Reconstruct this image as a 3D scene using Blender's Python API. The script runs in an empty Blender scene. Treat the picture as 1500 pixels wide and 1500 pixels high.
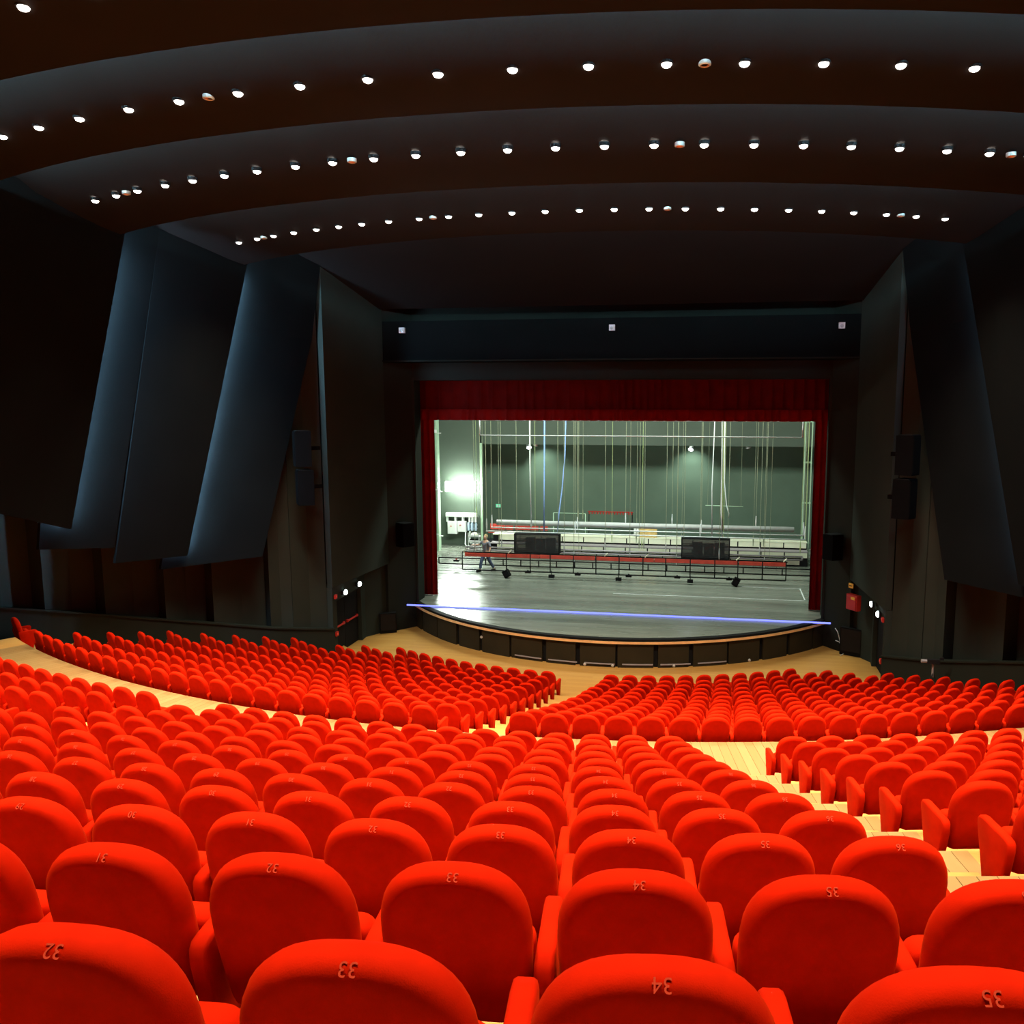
import bpy, bmesh, math, random
from mathutils import Vector, Matrix

random.seed(7)
SC = bpy.context.scene
COL = SC.collection
PI = math.pi
R_ = math.radians

# ------------------------------------------------------------------ camera, world, exposure
# origin: centre of the curved rows on the pit floor, +Y towards the stage, metres
cam_d = bpy.data.cameras.new('camera')
cam_d.sensor_width = 36.0
cam_d.lens = 29.571
cam_d.shift_x = -0.05927          # the photograph is an off-centre square crop
cam_d.clip_start = 0.05
cam_d.clip_end = 200
cam = bpy.data.objects.new('camera', cam_d)
COL.objects.link(cam)
cam.location = (3.91, -37.54, 9.06)
cam.rotation_euler = (R_(90 - 7.618), 0, R_(9.815))
SC.camera = cam

w = bpy.data.worlds.new('world')
SC.world = w
w.use_nodes = True
w.node_tree.nodes['Background'].inputs[0].default_value = (0.02, 0.022, 0.025, 1)
w.node_tree.nodes['Background'].inputs[1].default_value = 0.0
SC.view_settings.view_transform = 'Standard'
SC.view_settings.look = 'None'
SC.view_settings.exposure = 0.0
SC.view_settings.gamma = 1.0
SC.view_settings.use_curve_mapping = False

DOWNLIGHT_W = 1080.0
COVE_WALL, COVE_CEIL = 520.0, 270.0


def area_light(name, loc, rot, sx, sy, power, color):
    d = bpy.data.lights.new(name, 'AREA')
    d.shape = 'RECTANGLE'
    d.size, d.size_y = sx, sy
    d.energy, d.color = power, color
    o = bpy.data.objects.new(name, d)
    o.location, o.rotation_euler = loc, rot
    COL.objects.link(o)
    return o


# working lights of the fly loft, out of sight, then an added rear fill
area_light('unseen_stage_light', (-4.5, -2.0, 12.6), (R_(22), 0, 0), 6, 2, 1700, (0.88, 1.0, 0.88))
area_light('unseen_stage_light', (4.0, -2.0, 12.6), (R_(22), 0, 0), 6, 2, 1150, (0.88, 1.0, 0.88))
area_light('unseen_stage_light', (-1.0, 8.4, 13.0), (0, 0, 0), 14, 0.8, 750, (0.84, 1.0, 0.86))  # fill added to brighten the rear stage wall, not a working light


# ------------------------------------------------------------------ materials
def mat(name, color, rough=0.6, metal=0.0, spec=0.5, noise=None, bump=None, emit=None, sheen=None):
    """noise = (scale, amount): value mottling; bump = (scale, strength)"""
    m = bpy.data.materials.new(name)
    m.use_nodes = True
    nt = m.node_tree
    b = nt.nodes['Principled BSDF']
    b.inputs['Base Color'].default_value = (*color, 1)
    b.inputs['Roughness'].default_value = rough
    b.inputs['Metallic'].default_value = metal
    b.inputs['Specular IOR Level'].default_value = spec
    if sheen:
        b.inputs['Sheen Weight'].default_value = sheen[0]
        b.inputs['Sheen Roughness'].default_value = sheen[1]
        b.inputs['Sheen Tint'].default_value = (*sheen[2], 1)
    if emit:
        b.inputs['Emission Color'].default_value = (*emit[0], 1)
        b.inputs['Emission Strength'].default_value = emit[1]
    tc = nt.nodes.new('ShaderNodeTexCoord')
    if noise:
        n = nt.nodes.new('ShaderNodeTexNoise')
        n.inputs['Scale'].default_value = noise[0]
        n.inputs['Detail'].default_value = 5
        nt.links.new(tc.outputs['Object'], n.inputs['Vector'])
        hv = nt.nodes.new('ShaderNodeHueSaturation')
        hv.inputs['Color'].default_value = (*color, 1)
        mr = nt.nodes.new('ShaderNodeMapRange')
        mr.inputs['From Min'].default_value = 0.3
        mr.inputs['From Max'].default_value = 0.7
        mr.inputs['To Min'].default_value = 1 - noise[1]
        mr.inputs['To Max'].default_value = 1 + noise[1]
        nt.links.new(n.outputs['Fac'], mr.inputs['Value'])
        nt.links.new(mr.outputs['Result'], hv.inputs['Value'])
        nt.links.new(hv.outputs['Color'], b.inputs['Base Color'])
    if bump:
        n2 = nt.nodes.new('ShaderNodeTexNoise')
        n2.inputs['Scale'].default_value = bump[0]
        n2.inputs['Detail'].default_value = 3
        nt.links.new(tc.outputs['Object'], n2.inputs['Vector'])
        bp = nt.nodes.new('ShaderNodeBump')
        bp.inputs['Strength'].default_value = bump[1]
        bp.inputs['Distance'].default_value = 0.01
        nt.links.new(n2.outputs['Fac'], bp.inputs['Height'])
        nt.links.new(bp.outputs['Normal'], b.inputs['Normal'])
    return m


def wood_mat(name, c1, c2, plank_w, plank_l, rough, spec=0.5, per_object=False, bands=0.0):
    """boards from a brick texture (or one tone per object) plus stretched grain"""
    m = bpy.data.materials.new(name)
    m.use_nodes = True
    nt = m.node_tree
    b = nt.nodes['Principled BSDF']
    b.inputs['Roughness'].default_value = rough
    b.inputs['Specular IOR Level'].default_value = spec
    tc = nt.nodes.new('ShaderNodeTexCoord')
    mp = nt.nodes.new('ShaderNodeMapping')
    nt.links.new(tc.outputs['Object'], mp.inputs['Vector'])
    g = nt.nodes.new('ShaderNodeTexNoise')
    g.inputs['Scale'].default_value = 6
    g.inputs['Detail'].default_value = 6
    mp2 = nt.nodes.new('ShaderNodeMapping')
    mp2.inputs['Scale'].default_value = (6, 0.7, 6) if per_object else (0.7, 6, 6)
    nt.links.new(tc.outputs['Object'], mp2.inputs['Vector'])
    nt.links.new(mp2.outputs['Vector'], g.inputs['Vector'])
    mixc = nt.nodes.new('ShaderNodeMix')
    mixc.data_type = 'RGBA'
    mixc.inputs['A'].default_value = (*c1, 1)
    mixc.inputs['B'].default_value = (*c2, 1)
    add = nt.nodes.new('ShaderNodeMath')
    add.operation = 'MULTIPLY_ADD'
    add.inputs[1].default_value = 0.45
    nt.links.new(g.outputs['Fac'], add.inputs[0])
    if per_object:
        oi = nt.nodes.new('ShaderNodeObjectInfo')
        ml = nt.nodes.new('ShaderNodeMath')
        ml.operation = 'MULTIPLY'
        ml.inputs[1].default_value = 0.55
        nt.links.new(oi.outputs['Random'], ml.inputs[0])
        nt.links.new(ml.outputs[0], add.inputs[2])
    else:
        br = nt.nodes.new('ShaderNodeTexBrick')
        br.inputs['Color1'].default_value = (0, 0, 0, 1)
        br.inputs['Color2'].default_value = (1, 1, 1, 1)
        br.inputs['Mortar'].default_value = (1.3, 1.3, 1.3, 1)
        br.inputs['Scale'].default_value = 1
        br.inputs['Mortar Size'].default_value = 0.004
        br.inputs['Brick Width'].default_value = plank_l
        br.inputs['Row Height'].default_value = plank_w
        nt.links.new(mp.outputs['Vector'], br.inputs['Vector'])
        ml = nt.nodes.new('ShaderNodeMath')
        ml.operation = 'MULTIPLY'
        ml.inputs[1].default_value = 0.5
        nt.links.new(br.outputs['Color'], ml.inputs[0])
        nt.links.new(ml.outputs[0], add.inputs[2])
    nt.links.new(add.outputs[0], mixc.inputs['Factor'])
    nt.links.new(mixc.outputs['Result'], b.inputs['Base Color'])
    if bands:
        n3 = nt.nodes.new('ShaderNodeTexNoise')
        n3.inputs['Scale'].default_value = 1.0
        mp3 = nt.nodes.new('ShaderNodeMapping')
        mp3.inputs['Scale'].default_value = (0.25, 1.6, 1)
        nt.links.new(tc.outputs['Object'], mp3.inputs['Vector'])
        nt.links.new(mp3.outputs['Vector'], n3.inputs['Vector'])
        mr = nt.nodes.new('ShaderNodeMapRange')
        mr.inputs['From Min'].default_value = 0.3
        mr.inputs['From Max'].default_value = 0.7
        mr.inputs['To Min'].default_value = max(0.05, rough - bands)
        mr.inputs['To Max'].default_value = rough + bands
        nt.links.new(n3.outputs['Fac'], mr.inputs['Value'])
        nt.links.new(mr.outputs['Result'], b.inputs['Roughness'])
        hs = nt.nodes.new('ShaderNodeHueSaturation')
        n4 = nt.nodes.new('ShaderNodeTexNoise')
        n4.inputs['Scale'].default_value = 1.0
        n4.inputs['Detail'].default_value = 4
        mp4 = nt.nodes.new('ShaderNodeMapping')
        mp4.inputs['Scale'].default_value = (0.12, 1.1, 1)
        nt.links.new(tc.outputs['Object'], mp4.inputs['Vector'])
        nt.links.new(mp4.outputs['Vector'], n4.inputs['Vector'])
        mr4 = nt.nodes.new('ShaderNodeMapRange')
        mr4.inputs['From Min'].default_value = 0.35
        mr4.inputs['From Max'].default_value = 0.65
        mr4.inputs['To Min'].default_value = 0.72
        mr4.inputs['To Max'].default_value = 1.25
        nt.links.new(n4.outputs['Fac'], mr4.inputs['Value'])
        nt.links.new(mr4.outputs['Result'], hs.inputs['Value'])
        nt.links.new(mixc.outputs['Result'], hs.inputs['Color'])
        nt.links.new(hs.outputs['Color'], b.inputs['Base Color'])
    return m


M = {}
M['velvet'] = mat('red_velvet', (0.52, 0.0108, 0.0005), 0.85, spec=0.03, noise=(9, 0.10), bump=(260, 0.10), sheen=(0.12, 0.35, (1.0, 0.14, 0.01)))
M['thread'] = mat('number_thread', (0.52, 0.045, 0.015), 0.7, spec=0.1)
M['maple'] = wood_mat('maple_floor', (0.54, 0.300, 0.078), (0.43, 0.205, 0.045), 0.12, 1.6, 0.38, 0.4)
M['plank'] = wood_mat('maple_plank', (0.30, 0.190, 0.070), (0.235, 0.130, 0.040), 0.12, 1.6, 0.38, 0.4, per_object=True)
M['ceiling'] = mat('ceiling_paint', (0.0135, 0.0115, 0.0105), 0.8, spec=0.03, noise=(0.8, 0.06))
M['wallpanel'] = mat('wall_panel_fabric', (0.0056, 0.0066, 0.0066), 0.85, spec=0.02, noise=(0.9, 0.10), bump=(60, 0.15))
M['wallgrey'] = mat('grey_wall_paint', (0.030, 0.038, 0.031), 0.8, spec=0.03, noise=(0.7, 0.08))
M['dado'] = mat('dado_paint', (0.019, 0.022, 0.017), 0.75, spec=0.04, noise=(0.6, 0.08))
M['black'] = mat('matt_black', (0.010, 0.010, 0.010), 0.7, spec=0.05, noise=(3, 0.1))
M['rubber'] = mat('black_metal', (0.014, 0.014, 0.015), 0.5, spec=0.12, noise=(4, 0.1))
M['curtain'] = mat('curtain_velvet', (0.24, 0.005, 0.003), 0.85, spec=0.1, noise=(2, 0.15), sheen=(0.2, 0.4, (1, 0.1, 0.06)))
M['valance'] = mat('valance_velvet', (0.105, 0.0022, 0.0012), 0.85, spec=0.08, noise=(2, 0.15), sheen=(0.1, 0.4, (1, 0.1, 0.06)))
M['stagefloor'] = wood_mat('stage_boards', (0.20, 0.215, 0.178), (0.13, 0.142, 0.118), 0.14, 4.0, 0.27, 0.5, bands=0.08)
M['stagefront'] = mat('stage_front_panel', (0.026, 0.021, 0.011), 0.55, spec=0.12, noise=(1.5, 0.12))
M['nosing'] = mat('nosing_wood', (0.86, 0.50, 0.21), 0.45, noise=(5, 0.08))
M['stagewall'] = mat('stage_wall', (0.085, 0.11, 0.085), 0.8, spec=0.2, noise=(0.6, 0.08))
M['rearwall'] = mat('rear_stage_wall', (0.10, 0.145, 0.105), 0.8, spec=0.2, noise=(0.6, 0.08))
M['white'] = mat('white_enamel', (0.82, 0.84, 0.82), 0.5, noise=(4, 0.04))
M['palegreen'] = mat('pale_green_steel', (0.42, 0.60, 0.42), 0.45, noise=(3, 0.08))
M['cream'] = mat('cream_board', (0.80, 0.82, 0.62), 0.6, noise=(2, 0.05))
M['steel'] = mat('galvanised_steel', (0.60, 0.62, 0.60), 0.4, metal=0.5, noise=(6, 0.1))
M['greyroll'] = mat('grey_roll_cloth', (0.50, 0.52, 0.50), 0.55, noise=(4, 0.08))
M['rope'] = mat('hemp_rope', (0.24, 0.27, 0.17), 0.9, noise=(30, 0.2))
M['greencable'] = mat('green_cable', (0.38, 0.48, 0.20), 0.6, noise=(9, 0.1))
M['bluecable'] = mat('blue_cable', (0.28, 0.45, 0.85), 0.5, noise=(9, 0.1))
M['whitecable'] = mat('white_cable', (0.75, 0.80, 0.78), 0.5, noise=(9, 0.05))
M['redcloth'] = mat('red_cloth', (0.80, 0.10, 0.06), 0.7, noise=(3, 0.15))
M['chairred'] = mat('chair_red', (0.50, 0.05, 0.03), 0.7, noise=(3, 0.1))
M['redpaint'] = mat('red_paint', (0.42, 0.02, 0.012), 0.4, noise=(4, 0.1))
M['mauve'] = mat('mauve_metal', (0.30, 0.27, 0.28), 0.45, noise=(4, 0.1))
M['blueplastic'] = mat('blue_grey_plastic', (0.45, 0.58, 0.72), 0.5, noise=(5, 0.08))
M['crate'] = mat('crate_wood', (0.75, 0.52, 0.18), 0.6, noise=(5, 0.15))
M['denim'] = mat('denim', (0.06, 0.09, 0.16), 0.9, noise=(20, 0.2))
M['shirt'] = mat('grey_shirt', (0.20, 0.23, 0.28), 0.9, noise=(20, 0.15))
M['skin'] = mat('skin', (0.62, 0.38, 0.27), 0.55, noise=(20, 0.06))
M['hair'] = mat('blond_hair', (0.62, 0.47, 0.22), 0.6, noise=(60, 0.3))
M['yellow'] = mat('yellow_label', (0.75, 0.45, 0.05), 0.5, noise=(5, 0.05))
M['orange'] = mat('orange_reflector', (0.75, 0.22, 0.05), 0.35, metal=0.6, noise=(5, 0.05))
M['lens'] = mat('lit_lens', (1, 1, 1), 0.5, emit=((1.0, 0.93, 0.84), 16.0), noise=(5, 0.01))
M['led_blue'] = mat('blue_led', (0.1, 0.1, 0.6), 0.5, emit=((0.16, 0.20, 1.0), 2.2), noise=(5, 0.01))
M['cove'] = mat('cove_tube', (0.8, 0.9, 1), 0.5, emit=((0.36, 0.68, 1.0), COVE_WALL), noise=(5, 0.01))
M['cove_c'] = mat('cove_tube_ceiling', (0.8, 0.9, 1), 0.5, emit=((0.42, 0.82, 1.0), COVE_CEIL), noise=(5, 0.01))
M['cove_dim'] = mat('cove_tube_dim', (0.8, 0.9, 1), 0.5, emit=((0.36, 0.68, 1.0), COVE_WALL * 0.13), noise=(5, 0.01))
M['cove_last'] = mat('cove_tube_last', (0.8, 0.9, 1), 0.5, emit=((0.48, 0.80, 1.0), COVE_CEIL * 0.8), noise=(5, 0.01))
M['flood'] = mat('flood_tube', (1, 1, 1), 0.5, emit=((0.90, 1.0, 0.92), 50.0), noise=(5, 0.01))
M['spotlens'] = mat('spot_lens', (1, 1, 1), 0.5, emit=((0.82, 0.80, 1.0), 25.0), noise=(5, 0.01))
M['emerg'] = mat('emergency_lens', (1, 1, 1), 0.5, emit=((0.86, 1.0, 0.97), 14.0), noise=(5, 0.01))
M['exit'] = mat('exit_green', (0.1, 0.5, 0.3), 0.5, emit=((0.22, 0.9, 0.5), 0.6), noise=(5, 0.01))


def mesh_grille():
    m = mat('black_grille_cloth', (0.02, 0.02, 0.018), 0.6, noise=(5, 0.2))
    nt = m.node_tree
    b = nt.nodes['Principled BSDF']
    b.inputs['Alpha'].default_value = 0.70
    return m


M['grille'] = mesh_grille()
M['deepblack'] = mat('loudspeaker_black', (0.0035, 0.0033, 0.0033), 0.8, spec=0.02, noise=(3, 0.1))


# ------------------------------------------------------------------ mesh helpers
class MB:
    def __init__(self):
        self.v, self.f = [], []

    def add(self, vs, fs):
        n = len(self.v)
        self.v += [tuple(p) for p in vs]
        self.f += [tuple(i + n for i in f) for f in fs]
        return self

    def box(self, c, s, rot=None):
        x, y, z = s[0] / 2, s[1] / 2, s[2] / 2
        vs = [Vector((a * x, b * y, d * z)) for a in (-1, 1) for b in (-1, 1) for d in (-1, 1)]
        if rot is not None:
            vs = [rot @ p for p in vs]
        vs = [p + Vector(c) for p in vs]
        return self.add(vs, [(0, 1, 3, 2), (4, 6, 7, 5), (0, 4, 5, 1), (2, 3, 7, 6), (0, 2, 6, 4), (1, 5, 7, 3)])

    def tube(self, pts, r, n=6, cap=True):
        pts = [Vector(p) for p in pts]
        rs = r if isinstance(r, (list, tuple)) else [r] * len(pts)
        vs, fs = [], []
        for i, p in enumerate(pts):
            d = (pts[min(i + 1, len(pts) - 1)] - pts[max(i - 1, 0)]).normalized()
            a = Vector((0, 0, 1)) if abs(d.z) < 0.9 else Vector((1, 0, 0))
            u = d.cross(a).normalized()
            v = d.cross(u)
            for k in range(n):
                t = 2 * PI * k / n
                vs.append(p + (u * math.cos(t) + v * math.sin(t)) * rs[i])
        for i in range(len(pts) - 1):
            for k in range(n):
                k2 = (k + 1) % n
                fs.append((i * n + k, i * n + k2, (i + 1) * n + k2, (i + 1) * n + k))
        if cap:
            fs.append(tuple(range(n))[::-1])
            fs.append(tuple((len(pts) - 1) * n + k for k in range(n)))
        return self.add(vs, fs)

    def lathe(self, prof, n=20, center=(0, 0, 0), mtx=None, close=True):
        vs, fs = [], []
        for (r, z) in prof:
            for k in range(n):
                t = 2 * PI * k / n
                p = Vector((r * math.cos(t), r * math.sin(t), z))
                if mtx is not None:
                    p = mtx @ p
                vs.append(p + Vector(center))
        for i in range(len(prof) - 1):
            for k in range(n):
                k2 = (k + 1) % n
                fs.append((i * n + k, i * n + k2, (i + 1) * n + k2, (i + 1) * n + k))
        if close:
            fs.append(tuple(range(n))[::-1])
            fs.append(tuple((len(prof) - 1) * n + k for k in range(n)))
        return self.add(vs, fs)

    def prism(self, poly, lo, hi, axis='z'):
        """extrude a 2-D polygon along an axis"""
        n = len(poly)

        def p3(a, b, h):
            return {'z': (a, b, h), 'x': (h, a, b), 'y': (a, h, b)}[axis]
        vs = [p3(a, b, lo) for a, b in poly] + [p3(a, b, hi) for a, b in poly]
        fs = [tuple(range(n))[::-1], tuple(range(n, 2 * n))]
        fs += [(i, (i + 1) % n, n + (i + 1) % n, n + i) for i in range(n)]
        return self.add(vs, fs)

    def slab(self, quad, off):
        """a quad (four 3-D points) thickened by the vector off"""
        q = [Vector(p) for p in quad]
        o = Vector(off)
        return self.add(q + [p + o for p in q], [(0, 1, 2, 3), (7, 6, 5, 4), (0, 4, 5, 1), (1, 5, 6, 2), (2, 6, 7, 3), (3, 7, 4, 0)])

    def mesh(self, name, m, smooth=False):
        me = bpy.data.meshes.new(name)
        me.from_pydata(self.v, [], self.f)
        bm = bmesh.new()
        bm.from_mesh(me)
        bmesh.ops.recalc_face_normals(bm, faces=bm.faces)
        bm.to_mesh(me)
        bm.free()
        me.materials.append(m)
        if smooth:
            me.polygons.foreach_set('use_smooth', [True] * len(me.polygons))
        me.update()
        return me

    def build(self, name, m, parent=None, smooth=False):
        return link(name, self.mesh(name, m, smooth), parent)


def link(name, me, parent=None, loc=(0, 0, 0), rotz=0.0):
    o = bpy.data.objects.new(name, me)
    COL.objects.link(o)
    o.location = loc
    o.rotation_euler = (0, 0, rotz)
    if parent is not None:
        o.parent = parent
    return o


def tag(o, label, cat, group=None, kind=None):
    o['label'] = label
    o['category'] = cat
    if group:
        o['group'] = group
    if kind:
        o['kind'] = kind
    return o


def struct(o, label=None):
    o['kind'] = 'structure'
    if label:
        o['label'] = label
    return o


def empty(name, loc, rotz=0.0):
    o = bpy.data.objects.new(name, None)
    o.empty_display_size = 0.2
    COL.objects.link(o)
    o.location = loc
    o.rotation_euler = (0, 0, rotz)
    return o


def bar(mb, a, b, w, h=None):
    """rectangular bar between two points"""
    a, b = Vector(a), Vector(b)
    d = (b - a)
    L = d.length
    q = d.to_track_quat('X', 'Z').to_matrix()
    return mb.box((a + b) / 2, (L, w, h or w), q)


def smooth_by_angle(o, ang=40):
    me = o.data
    me.polygons.foreach_set('use_smooth', [True] * len(me.polygons))
    try:
        me.set_sharp_from_angle(angle=R_(ang))
    except Exception:
        pass


ORD = ['first', 'second', 'third', 'fourth', 'fifth', 'sixth', 'seventh', 'eighth', 'ninth', 'tenth', 'eleventh', 'twelfth', 'thirteenth',
       'fourteenth', 'fifteenth', 'sixteenth', 'seventeenth', 'eighteenth', 'nineteenth', 'twentieth', 'twenty-first', 'twenty-second',
       'twenty-third', 'twenty-fourth', 'twenty-fifth', 'twenty-sixth', 'twenty-seventh', 'twenty-eighth', 'twenty-ninth', 'thirtieth']

# ------------------------------------------------------------------ rake of the house
SEAT_W, SEAT_H = 0.56, 0.88


def front_R(j): return 13.358 + 0.95 * j
def rear_R(i): return 25.775 + 0.9546 * i
def front_z(j): return max(0.0, 0.0053 * j * j + 0.1965 * j + 0.9 - 0.05 - SEAT_H)
def rear_z(i): return 0.0035 * i * i + 0.3155 * i + 4.17 - 0.05 - SEAT_H


CROSS_Z = rear_z(0)


def polar(R, phi, z=0.0):
    return Vector((R * math.sin(phi), -R * math.cos(phi), z))


# ------------------------------------------------------------------ floor: pit, treads, cross aisle
def arc_sector(mb, r0, r1, z0, z1, p0, p1, n=48, riser_from=None):
    """annular tread at z1 between radii r0 < r1, with a riser at r0 going down to z0"""
    vs, fs = [], []
    for k in range(n + 1):
        ph = p0 + (p1 - p0) * k / n
        vs += [polar(r0, ph, z0), polar(r0, ph, z1), polar(r1, ph, z1)]
    for k in range(n):
        a, b = 3 * k, 3 * k + 3
        fs += [(a, b, b + 1, a + 1), (a + 1, b + 1, b + 2, a + 2)]
    mb.add(vs, fs)


fl = MB()
fl.add([(-16, -14.0, 0), (16, -14.0, 0), (16, -4, 0), (-16, -4, 0)], [(0, 1, 2, 3)])
prev = 0.0
for j in range(0, 12):
    R0 = front_R(j) - 0.85
    R1 = front_R(j) + 0.10
    lim = math.asin(min(0.97, 14.3 / R1))
    arc_sector(fl, R0, R1, prev - 0.02, front_z(j) + 0.001, -lim, lim)
    prev = front_z(j)
arc_sector(fl, front_R(11) + 0.10, rear_R(0) + 0.10, prev - 0.02, CROSS_Z, -0.58, 0.58)
prev = CROSS_Z
for i in range(1, 16):
    arc_sector(fl, rear_R(i - 1) + 0.10, rear_R(i) + 0.10, prev - 0.02, rear_z(i), -0.46, 0.46)
    prev = rear_z(i)
floor = struct(fl.build('floor', M['maple']))


def plank(r0, r1, pa, pb, z):
    """a floor board laid along the radius"""
    g = 0.0015
    mb = MB()
    ra = (r0 + r1) / 2
    da = g / ra
    L = r1 - r0
    wa, wb = (pb - pa) * r0 - 2 * g, (pb - pa) * r1 - 2 * g
    vs = []
    for (x, y) in ((-wb / 2, -L / 2), (wb / 2, -L / 2), (wa / 2, L / 2), (-wa / 2, L / 2)):
        vs.append((x, y, 0))
    vs += [(a * 0.985, b * 0.999, 0.010) for a, b, _ in vs]
    mb.add(vs, [(3, 2, 1, 0), (4, 5, 6, 7), (0, 1, 5, 4), (1, 2, 6, 5), (2, 3, 7, 6), (3, 0, 4, 7)])
    o = mb.build('plank', M['plank'], floor)
    o.location = polar(ra, (pa + pb) / 2, z)
    o.rotation_euler = (0, 0, (pa + pb) / 2)
    return o


_pl = 0.155 / 24.7
ph = R_(-31)
while ph < R_(25):
    plank(front_R(11) + 0.11, 25.55, ph, ph + _pl, CROSS_Z + 0.0005)
    ph += _pl
# right-hand stepped aisle of the rear block: boards on each tread plus the half step
for i in range(1, 12):
    s0, s1 = 3.62 + 0.152 * i, 4.85 + 0.150 * i
    r0, r1 = rear_R(i - 1) + 0.11, rear_R(i) + 0.10
    n = 9
    for k in range(n):
        a = (s0 + (s1 - s0) * k / n) / r0
        b = (s0 + (s1 - s0) * (k + 1) / n) / r0
        plank(r0, r1, a, b, rear_z(i) + 0.0005)


def half_step(Rf, s0, s1, z0, z1):
    mb = MB()
    pa, pb = s0 / Rf, s1 / Rf
    vs = []
    for (r, p) in ((Rf - 0.36, pa), (Rf - 0.36, pb), (Rf, pb), (Rf, pa)):
        vs.append(polar(r, p, z0))
    vs += [Vector((v.x, v.y, (z0 + z1) / 2)) for v in vs]
    mb.add(vs, [(3, 2, 1, 0), (4, 5, 6, 7), (0, 1, 5, 4), (1, 2, 6, 5), (2, 3, 7, 6), (3, 0, 4, 7)])
    mb.build('half_step', M['maple'], floor)


for i in range(0, 11):
    half_step(rear_R(i) + 0.10, 3.66 + 0.152 * i, 4.80 + 0.150 * i, rear_z(i), rear_z(i + 1))
    half_step(rear_R(i) + 0.10, -5.38 - 0.150 * i, -4.30 - 0.152 * i, rear_z(i), rear_z(i + 1))
for j in range(2, 11):
    half_step(front_R(j) + 0.10, -0.72, 0.42, front_z(j), front_z(j + 1))

# ------------------------------------------------------------------ seats
def ring_solid(mb, outline, layers, to3d):
    """solid from an outline: layers = [(inset, depth)], both ends closed by a fan"""
    n = len(outline)
    cx = sum(p[0] for p in outline) / n
    cy = sum(p[1] for p in outline) / n
    nrm = []
    for i in range(n):
        a, b = outline[i - 1], outline[(i + 1) % n]
        tx, ty = b[0] - a[0], b[1] - a[1]
        L = math.hypot(tx, ty) or 1
        nx, ny = ty / L, -tx / L
        if nx * (outline[i][0] - cx) + ny * (outline[i][1] - cy) < 0:
            nx, ny = -nx, -ny
        nrm.append((nx, ny))
    vs, fs = [], []
    for ins, dep in layers:
        lim = min(ins, 0.040)
        f = max(0.0, ins - lim) / 0.30
        for (p, q) in zip(outline, nrm):
            x, z = p[0] - q[0] * lim, p[1] - q[1] * lim
            vs.append(to3d(x + (cx - x) * f, z + (cy - z) * f, dep))
    for l in range(len(layers) - 1):
        for i in range(n):
            k = (i + 1) % n
            fs.append((l * n + i, l * n + k, (l + 1) * n + k, (l + 1) * n + i))
    vs.append(to3d(cx, cy, layers[0][1]))
    vs.append(to3d(cx, cy, layers[-1][1]))
    c0, c1 = len(vs) - 2, len(vs) - 1
    L0 = (len(layers) - 1) * n
    for i in range(n):
        k = (i + 1) % n
        fs.append((k, i, c0))
        fs.append((L0 + i, L0 + k, c1))
    mb.add(vs, fs)


def back_outline(n_arc, n_side=2):
    """rounded-top backrest seen from behind: x, z"""
    a, zs, zt, zb, hb, ex = 0.247, 0.615, SEAT_H, 0.26, 0.226, 2.55
    rc = 0.05
    side = []
    for k in range(n_side):
        t = k / n_side
        side.append((hb + (a - hb) * math.sin(t * PI / 2), zb + rc + (zs - zb - rc) * t))
    pts = [(hb - rc, zb), (hb - rc * 0.3, zb + rc * 0.3)] + side
    for k in range(n_arc + 1):
        t = PI * k / n_arc
        c, s = math.cos(t), math.sin(t)
        x = math.copysign(abs(c) ** (2 / ex), c) * a
        z = zs + (zt - zs) * abs(s) ** (2 / ex)
        pts.append((x, z))
    pts += [(-x, z) for x, z in side[::-1]] + [(-hb + rc * 0.3, zb + rc * 0.3), (-hb + rc, zb)]
    pts += [(-hb / 3, zb), (hb / 3, zb)]
    return pts


LEAN = math.tan(R_(12))
CREST = 0.062          # the crest of the backrest lies on the row's radius


def back_mb(fine=True):
    mb = MB()
    o = back_outline(22 if fine else 10, 4 if fine else 1)
    if fine:
        lay = [(0.12, 0.002), (0.085, 0.0005), (0.060, 0.000), (0.046, 0.001), (0.033, 0.005), (0.021, 0.012), (0.011, 0.023), (0.004, 0.040), (0.000, 0.062), (0.007, 0.086), (0.024, 0.104), (0.055, 0.116), (0.10, 0.120)]
    else:
        lay = [(0.08, 0.002), (0.050, 0.000), (0.018, 0.014), (0.000, 0.055), (0.03, 0.10), (0.07, 0.115)]
    ring_solid(mb, o, lay, lambda x, z, d: (x, d - CREST + (SEAT_H - z) * LEAN, z))
    return mb


def cushion_mb(fine=True):
    """tip-up seat pad, standing folded in front of the backrest (x, z outline)"""
    mb = MB()
    hw, z0, z1, r = 0.238, 0.20, 0.53, 0.06
    o = []
    nn = 4 if fine else 1
    for (cx, cz, a0) in ((hw - r, z1 - r, 0), (-hw + r, z1 - r, 90), (-hw + r, z0 + r, 180), (hw - r, z0 + r, 270)):
        for k in range(nn + 1):
            t = R_(a0 + 90 * k / nn)
            o.append((cx + r * math.cos(t), cz + r * math.sin(t)))
    lay = [(0.03, 0.0), (0.008, 0.015), (0.0, 0.05), (0.010, 0.095), (0.04, 0.12)] if fine else [(0.02, 0.0), (0.0, 0.05), (0.03, 0.12)]
    ring_solid(mb, o, lay, lambda x, z, d: (x, 0.120 + d + (SEAT_H - z) * LEAN * 0.7, z))
    return mb


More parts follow.
